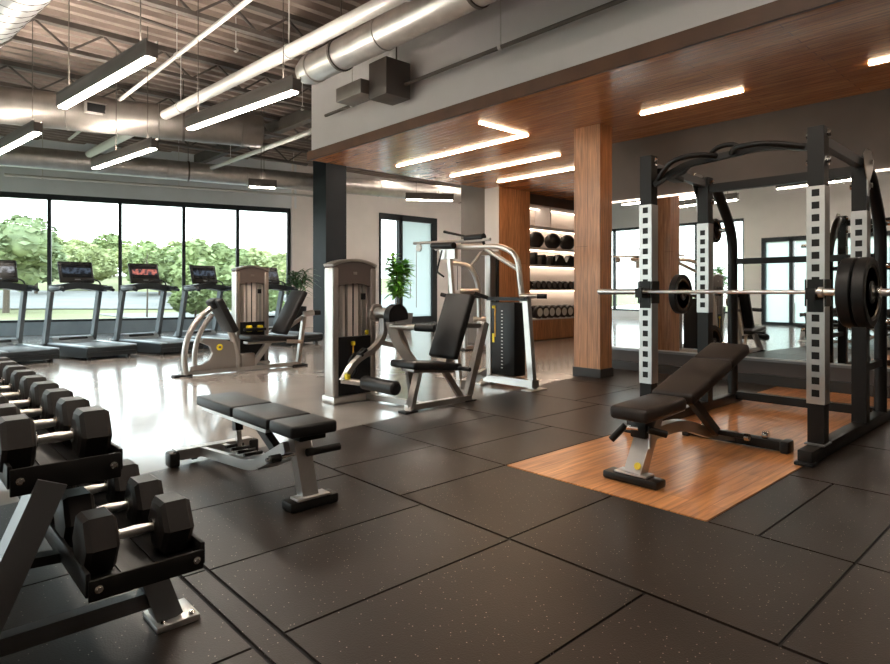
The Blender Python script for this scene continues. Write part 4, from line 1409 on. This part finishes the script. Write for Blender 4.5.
# ================================================================== PLATFORM, POWER RACK
o = MB().box(3.128, 8.12, 1.408, 2.772, 0.001, 0.013).build('lifting_platform', 'platform_wood', smooth=False)
merge_origin(o)
tag(o, 'orange-brown wooden lifting platform set into the rubber floor', 'platform')

K = thing('power_rack', (5.6, 2.03, 0.013), 'tall black and silver power rack in front of the mirror', 'power rack')
YR, YL = 1.40, 2.70
XF, XB, XT = 4.88, 5.97, 6.62
ZP = 0.013
PW = 0.105


def holes_cover(mb, x, y, z0, z1, pitch, face):
    """perforated silver sleeve face on a post; face 'x' -> plane facing -x"""
    w = PW + 0.006
    hw, hh = 0.05, 0.05
    n = int((z1 - z0) / pitch)
    zs = [z0 + 0.05 + pitch * i for i in range(n)]
    th = 0.004
    x0, x1 = x - th, x
    mb.box(x0, x1, y - w / 2, y - hw / 2, z0, z1)
    mb.box(x0, x1, y + hw / 2, y + w / 2, z0, z1)
    last = z0
    for z in zs:
        if z + hh > z1:
            break
        mb.box(x0, x1, y - hw / 2, y + hw / 2, last, z)
        last = z + hh
    mb.box(x0, x1, y - hw / 2, y + hw / 2, last, z1)


for (x, y, top, c0, c1) in ((XF, YR, 2.35, 0.40, 1.93), (XF, YL, 2.35, 0.40, 1.93), (XB, YR, 2.30, 0.98, 1.85), (XB, YL, 2.30, 0.98, 1.85)):
    u = MB().box(x - PW / 2, x + PW / 2, y - PW / 2, y + PW / 2, ZP + 0.09, top).build('upright', 'rack_black' if x == XF else 'rack_black', K, smooth=False, bevel=0.006)
    cv = MB()
    holes_cover(cv, x - PW / 2 - 0.001, y, c0, c1, 0.088, 'x')
    for s in (-1, 1):
        yy = y + s * (PW / 2 + 0.003)
        cv.box(x - PW / 2 - 0.004, x + PW / 2 - 0.0, yy - 0.003, yy + 0.002, c0, c1)
    cv.build('hole_plate', 'rack_silver', u, smooth=False)
    for z in (top - 0.05, top - 0.24):
        for s in (-1, 1):
            MB().lathe((x + 0.02, y + s * PW / 2, z), (0, s, 0), [(0, 0.036), (0.008, 0.036), (0.01, 0.022), (0.026, 0.022)], 6).build('bolt', 'chrome', u)
for y in (YR, YL):
    MB().rbox(((4.60 + 6.78) / 2, y, ZP + 0.055), (2.18, 0.095, 0.09), 0.008).build('floor_beam', 'rack_black', K)
    MB().rbox((4.615, y, ZP + 0.012), (0.10, 0.12, 0.024), 0.008).build('rubber_foot', 'black_plastic', K)
    MB().rbox((XF, y, ZP + 0.105), (0.17, 0.13, 0.012), 0.003).build('base_plate', 'rack_grey', K)
    MB().bar((XF + 0.05, y, 2.265), (XB - 0.05, y, 2.245), 0.06, 0.07).build('side_beam', 'rack_grey', K, smooth=False, bevel=0.005)
    MB().tube(fillet([(XB, y, 2.24), (XB + 0.26, y, 2.22), (XT, y, 1.80), (XT, y, ZP + 0.09)], 0.22, 6), 0.05, 14).build('rear_tube', 'rack_black', K)
    sgn = -1 if y == YR else 1
    MB().prism([(XB + a, y + sgn * 0.056, z) for a, z in ((-0.16, 2.30), (-0.08, 2.345), (0.05, 2.345), (0.13, 2.28), (0.11, 2.20), (0.02, 2.10), (0.0, 1.97), (-0.05, 1.97), (-0.06, 2.10), (-0.14, 2.22))], (0, sgn * 0.007, 0)).build('gusset', 'rack_silver', K, smooth=False, bevel=0.002)
    MB().bar((XB, y, 0.55), (XT, y, 0.55), 0.05, 0.06).build('lower_brace', 'rack_black', K, smooth=False)
MB().beam(fillet([(XF, YL - 0.05, 2.10), (XF + 0.04, YL - 0.30, 2.24), (XF + 0.04, YR + 0.36, 2.285), (XF, YR + 0.05, 2.22)], 0.10, 5), 0.048, 0.048).build('pull_up_bar', 'rack_black', K, bevel=0.012)
MB().tube(smooth_path([(XF + 0.02, YL - 0.06, 2.12), (XF - 0.10, YL - 0.26, 2.25), (XF - 0.10, YL - 0.46, 2.275), (XF + 0.04, YL - 0.58, 2.268)], 5), 0.022, 12).build('pull_up_grip', 'rack_black', K)
MB().tube(smooth_path([(XF + 0.04, YL - 0.50, 2.28), (XF + 0.03, YL - 0.58, 2.335), (XF + 0.03, YL - 0.70, 2.34), (XF + 0.04, YL - 0.78, 2.285)], 4), 0.02, 12).build('pull_up_grip', 'rack_black', K)
MB().tube(smooth_path([(XF + 0.04, YR + 0.62, 2.272), (XF - 0.10, YR + 0.50, 2.285), (XF - 0.10, YR + 0.28, 2.27), (XF + 0.01, YR + 0.06, 2.22)], 5), 0.022, 12).build('pull_up_grip', 'rack_black', K)
MB().prism([(XF + 0.06, YL - 0.06, 2.17), (XF + 0.06, YL - 0.36, 2.23), (XF + 0.22, YL - 0.22, 2.20), (XF + 0.30, YL - 0.06, 2.18)], (0, 0, 0.02)).build('gusset_plate', 'rack_black', K, smooth=False)
MB().rbox((XF + 0.30, YL - 0.02, 2.22), (0.42, 0.10, 0.05), 0.01, 2, Matrix.Rotation(R(4), 3, 'Y')).build('corner_plate', 'rack_black', K)
MB().bar((XB, YL - 0.05, 2.19), (XB, YR + 0.05, 2.19), 0.06, 0.08).build('rear_crossbeam', 'rack_black', K, smooth=False, bevel=0.006)
MB().bar((XT, YL - 0.05, 0.10), (XT, YR + 0.05, 0.10), 0.08, 0.08).build('floor_crossbeam', 'rack_black', K, smooth=False, bevel=0.006)
MB().bar((XT, YL - 0.05, 1.50), (XT, YR + 0.05, 1.50), 0.05, 0.06).build('back_crossbeam', 'rack_black', K, smooth=False, bevel=0.006)
BZ, BX = 1.185, 4.77
for y in (YR, YL):
    j = MB()
    j.box(XF - PW / 2 - 0.012, XF - PW / 2 - 0.004, y - 0.05, y + 0.05, BZ - 0.14, BZ + 0.09)
    j.box(XF - PW / 2 - 0.012, XF + PW / 2 + 0.01, y - 0.066, y - 0.058, BZ - 0.10, BZ + 0.09)
    j.box(XF - PW / 2 - 0.012, XF + PW / 2 + 0.01, y + 0.058, y + 0.066, BZ - 0.10, BZ + 0.09)
    j.box(BX - 0.05, XF - PW / 2 - 0.004, y - 0.03, y + 0.03, BZ - 0.05, BZ - 0.016)
    j.box(BX - 0.062, BX - 0.045, y - 0.03, y + 0.03, BZ - 0.05, BZ + 0.03)
    j.build('bar_hook', 'rack_black', K, smooth=False, bevel=0.003)
pegs = [(XT, YR, 1.80, -1), (XT, YR, 1.42, -1), (XT, YR, 0.92, -1), (XT, YL, 1.84, 1), (XB, YL, 1.16, 1), (XT, YL, 0.62, 1)]
for (x, y, z, s) in pegs:
    MB().cyl((x, y + s * 0.04, z), (x, y + s * 0.36, z), 0.024, 14, 0.004).build('plate_peg', 'chrome', K)

# barbell
Bb = thing('barbell', (BX, 2.03, BZ - 0.015), 'long steel barbell resting on the rack hooks', 'barbell')
MB().cyl((BX, 1.36 - 0.0, BZ), (BX, 2.70, BZ), 0.0145, 16).build('shaft', 'bar_steel', Bb)
for s in (-1, 1):
    e = 2.03 + s * 0.665
    MB().lathe((BX, e, BZ), (0, s, 0), [(0, 0.0145), (0, 0.036), (0.03, 0.036), (0.032, 0.025), (0.43, 0.025), (0.435, 0.02)], 20).build('sleeve', 'bar_steel', Bb)
cl = MB().lathe((BX, 1.035, BZ), (0, -1, 0), [(0, 0.027), (0, 0.04), (0.03, 0.04), (0.03, 0.027)], 16)
cl.build('collar', 'chrome', Bb)


def plate(x, y, z, r, th, label, group=None, ring=True):
    """disc with axis along y, thickness centred at y"""
    root = thing('weight_plate', (x, y, z - r), label, 'weight plate', group)
    h = th / 2
    o = MB().lathe((x, y - h, z), (0, 1, 0), [(0.004, r * 0.20), (0, r * 0.23), (0, r * 0.30), (0.012, r * 0.34), (0.012, r * 0.76), (0, r * 0.80), (0, r * 0.96), (0.008, r), (th - 0.008, r), (th, r * 0.96), (th, r * 0.80), (th - 0.012, r * 0.76), (th - 0.012, r * 0.34), (th, r * 0.30), (th, r * 0.23), (th - 0.004, r * 0.2)], 40)
    o.build('disc', 'plate_rubber', root, angle=30)
    MB().lathe((x, y - h + 0.008, z), (0, 1, 0), [(0, r * 0.71), (-0.004, r * 0.73), (-0.004, r * 0.745), (0, r * 0.765)], 40).build('rim_ring', 'taupe_frame', root)
    MB().lathe((x, y - h + 0.002, z), (0, 1, 0), [(0, 0.026), (0, r * 0.20), (th - 0.004, r * 0.20), (th - 0.004, 0.026)], 24).build('hub', 'taupe_frame', root)
    return root


plate(BX, 1.17, BZ, 0.232, 0.08, 'inner large black plate on the right end of the barbell', 'large plates on the barbell')
plate(BX, 1.085, BZ, 0.232, 0.075, 'outer large black plate on the right end of the barbell', 'large plates on the barbell')
plate(XB, YL + 0.25, 1.16, 0.20, 0.07, 'black plate stored on the rack peg left of the adjustable bench, level with the barbell', 'plates stored on the rack')
plate(XT, YL + 0.20, 1.84, 0.13, 0.07, 'small black plate high on the rear left rack tube', 'plates stored on the rack')
plate(XT, YL + 0.22, 0.62, 0.2, 0.07, 'black plate low on the rear left rack tube', 'plates stored on the rack')
plate(XT, YR - 0.18, 1.80, 0.14, 0.07, 'small black plate high on the rear right rack tube', 'plates stored on the rack')
plate(XT, YR - 0.18, 1.42, 0.17, 0.07, 'medium black plate on the middle peg of the rear right rack tube', 'plates stored on the rack')
plate(XT, YR - 0.18, 0.92, 0.225, 0.08, 'large black plate on the lowest peg of the rear right rack tube', 'plates stored on the rack')

# ================================================================== ADJUSTABLE BENCH
zb = 0.013
A = thing('adjustable_bench', (4.1, 1.98, zb), 'black adjustable bench with raised backrest on the wooden platform', 'bench')
pad(A, 'seat', (3.29, 1.96, 0.495), (3.80, 1.96, 0.515), 0.26, 0.085, 'vinyl_brown', bev=0.028)
d0, d1 = V(3.83, 1.96, 0.525), V(4.75, 1.96, 0.80)
dm = d0.lerp(d1, 0.66)
pad(A, 'backrest', d0, dm, 0.29, 0.08, 'vinyl_brown', bev=0.022)
pad(A, 'headrest', dm + (d1 - d0) * 0.004, d1, 0.29, 0.08, 'vinyl_brown', bev=0.022)
MB().rbox((3.60, 1.985, 0.412), (0.36, 0.14, 0.03), 0.006).build('seat_plate', 'rack_black', A)
MB().beam([d0 + V(0.05, 0, -0.105), d0.lerp(d1, 0.8) + V(0, 0, -0.105)], 0.06, 0.04).build('back_rail', 'rack_black', A, bevel=0.006)
MB().beam([(3.62, 1.98, 0.40), (3.42, 1.985, zb + 0.05)], 0.075, 0.115, up=V(0, 1, 0)).build('front_post', 'rack_silver', A, bevel=0.01)
MB().rbox((3.415, 1.99, zb + 0.028), (0.12, 0.37, 0.05), 0.014).build('front_foot', 'rack_black', A)
MB().rbox((3.42, 1.99, zb + 0.06), (0.10, 0.22, 0.014), 0.005).build('foot_cover', 'rack_silver', A)
MB().cyl((3.398, 1.952, 0.125), (3.392, 1.952, 0.128), 0.022, 18).build('badge', 'yellow', A)
MB().tube([(3.46, 1.98, 0.34), (3.46, 2.10, 0.335)], 0.014, 10).build('foot_roll_rod', 'chrome', A)
MB().tube([(3.46, 2.07, 0.35), (3.42, 2.15, 0.25)], 0.022, 12).build('foot_roll_grip', 'rack_black', A)
MB().tube([(3.46, 1.92, 0.345), (3.54, 1.84, 0.315)], 0.022, 12).build('foot_roll_grip', 'rack_black', A)
MB().tube([(3.50, 1.93, 0.34), (3.48, 1.92, 0.22)], 0.009, 8).build('adjust_pin', 'rack_silver', A)
MB().rbox((3.50, 1.985, 0.33), (0.09, 0.11, 0.1), 0.012).build('adjust_block', 'rack_black', A)
MB().beam(fillet([(3.55, 1.98, 0.285), (3.98, 1.98, 0.30), (4.50, 1.98, 0.14), (4.86, 1.98, zb + 0.06)], 0.2, 5), 0.06, 0.075).build('main_beam', 'rack_silver', A, bevel=0.008)
for dy in (-0.05, 0.05):
    MB().beam([(3.60, 1.98 + dy, 0.42), (3.95, 1.98 + dy, 0.44)], 0.012, 0.09).build('hinge_plate', 'rack_silver', A, bevel=0.003)
MB().beam([(4.02, 1.92, 0.47), (4.42, 1.92, 0.18)], 0.045, 0.06).build('support_strut', 'rack_black', A, bevel=0.006)
MB().cyl((3.98, 1.895, 0.50), (3.98, 1.885, 0.50), 0.02, 16).build('hinge_badge', 'yellow', A)
MB().tube([(4.42, 1.98, 0.18), (4.42, 1.72, 0.18)], 0.018, 10).build('strut_rod', 'rack_black', A)
MB().cyl((4.42, 1.72, 0.18), (4.42, 1.69, 0.18), 0.024, 14).build('strut_cap', 'chrome', A)
MB().rbox((4.87, 1.97, zb + 0.045), (0.10, 0.74, 0.07), 0.01).build('rear_bar', 'rack_black', A)
for y in (1.60, 2.34):
    MB().rbox((4.87, y, zb + 0.045), (0.13, 0.06, 0.09), 0.014).build('rear_foot', 'black_plastic', A)
for y in (1.74, 2.2):
    MB().cyl((4.86, y - 0.02, zb + 0.105), (4.86, y + 0.02, zb + 0.105), 0.032, 16, 0.004).build('wheel', 'chrome', A)

# ================================================================== DUMBBELL RACK + DUMBBELLS
D = thing('dumbbell_rack', (0.45, 3.3, 0.012), 'grey two-tier dumbbell rack in the left foreground', 'dumbbell rack')
RU0, RU1, RL0 = 2.27, 4.95, 1.97


def tray(name, x0, x1, y0, y1, z, lip=0.085):
    o = MB()
    o.box(x0, x1, y0, y1, z - 0.02, z)
    o.build(name, 'rack_black', D, smooth=False)
    t = bpy.data.objects[name]
    for x in (x0, x1):
        MB().bar((x, y0, z + 0.012), (x, y1, z + 0.012), 0.014, 0.07, bev=0.004).build('side_lip', 'rack_black', t)
    for y in (y0, y1):
        MB().bar((x0, y, z - 0.005), (x1, y, z - 0.005), 0.012, lip, bev=0.004).build('end_lip', 'rack_black', t)
    for x in (x0 + 0.025, x1 - 0.025):
        for y in (y0 - 0.009,):
            MB().lathe((x, y, z), (0, -1, 0), [(0, 0.012), (0.006, 0.012), (0.008, 0.007), (0.012, 0.007)], 8).build('bolt', 'chrome', t)
    MB().box(x0 + 0.10, x0 + 0.13, y0 + 0.02, y1 - 0.02, z, z + 0.006).build('saddle_rail', 'black_plastic', t, smooth=False)
    MB().box(x1 - 0.13, x1 - 0.10, y0 + 0.02, y1 - 0.02, z, z + 0.006).build('saddle_rail', 'black_plastic', t, smooth=False)


tray('upper_tray', 0.29, 0.60, RU0, RU1, 0.615)
tray('lower_tray', 0.435, 0.762, RL0, RU1, 0.345, 0.062)
for y in (2.30, 4.85):
    MB().beam([(0.16, y, 0.03), (0.40, y, 0.595)], 0.085, 0.10, up=V(0, 1, 0)).build('rear_post', 'rack_grey', D, bevel=0.01)
    MB().beam([(0.76, y, 0.03), (0.66, y, 0.325)], 0.085, 0.09, up=V(0, 1, 0)).build('front_post', 'rack_grey', D, bevel=0.01)
    MB().beam([(0.19, y, 0.115), (0.74, y, 0.115)], 0.05, 0.055).build('cross_beam', 'rack_grey', D, bevel=0.008)
    MB().beam([(0.30, y + 0.03, 0.34), (0.66, y + 0.03, 0.315)], 0.05, 0.03).build('tray_bracket', 'rack_black', D, bevel=0.004)
    for x in (0.15, 0.775):
        MB().rbox((x, y, 0.024), (0.15, 0.16, 0.024), 0.006).build('foot_plate', 'rack_silver', D)
        for dx, dy in ((-0.05, -0.06), (0.05, -0.06)):
            MB().lathe((x + dx, y + dy, 0.036), (0, 0, 1), [(0, 0.012), (0.006, 0.012), (0.012, 0.006)], 8).build('foot_bolt', 'chrome', D)
        MB().rbox((x, y, 0.012 + 0.0), (0.13, 0.14, 0.012), 0.003).build('foot_pad', 'black_plastic', D)


def make_dumbbell(r=0.083):
    t = thing('hex_dumbbell', (0, 0, 0), None, None)
    for s in (-1, 1):
        o = MB()
        rr = r / math.cos(R(30))
        def hexa(x, k):
            return [(x, rr * k * math.cos(R(60 * i)), r + rr * k * math.sin(R(60 * i))) for i in range(6)]
        secs = [(0.058, 0.62), (0.064, 0.84), (0.076, 1.0), (0.140, 1.0), (0.155, 0.90), (0.159, 0.74)]
        rings = [[o.bm.verts.new(p) for p in hexa(s * x, kk)] for x, kk in secs]
        for a, b in zip(rings, rings[1:]):
            for i in range(6):
                o.bm.faces.new((a[i], a[(i + 1) % 6], b[(i + 1) % 6], b[i]))
        o.bm.faces.new(rings[0])
        o.bm.faces.new(rings[-1])
        o.build('head', 'hex_rubber', t, bevel=0.003, angle=18)
        MB().lathe((s * 0.062, 0, r), (-s, 0, 0), [(0, 0.026), (0.012, 0.026), (0.014, 0.02)], 16).build('collar', 'chrome', t)
    MB().lathe((-0.062, 0, r), (1, 0, 0), [(0, 0.014), (0.03, 0.0155), (0.062, 0.018), (0.094, 0.0155), (0.124, 0.014)], 16).build('handle', 'bar_steel', t)
    return t


db0 = make_dumbbell()
first = True
for row, x, y0, z, n in (('upper', 0.43, 2.40, 0.622, 9), ('lower', 0.595, 2.10, 0.352, 10)):
    for i in range(n):
        o = db0 if first else copy_tree(db0)
        first = False
        o.location = (x, y0 + 0.272 * i, z)
        lab = 'black hex dumbbell nearest the camera on the %s tray' % row if i == 0 else '%s black hex dumbbell from the near end of the %s tray' % (ORD[i], row)
        tag(o, lab, 'dumbbell', 'hex dumbbells on the %s tray' % row)
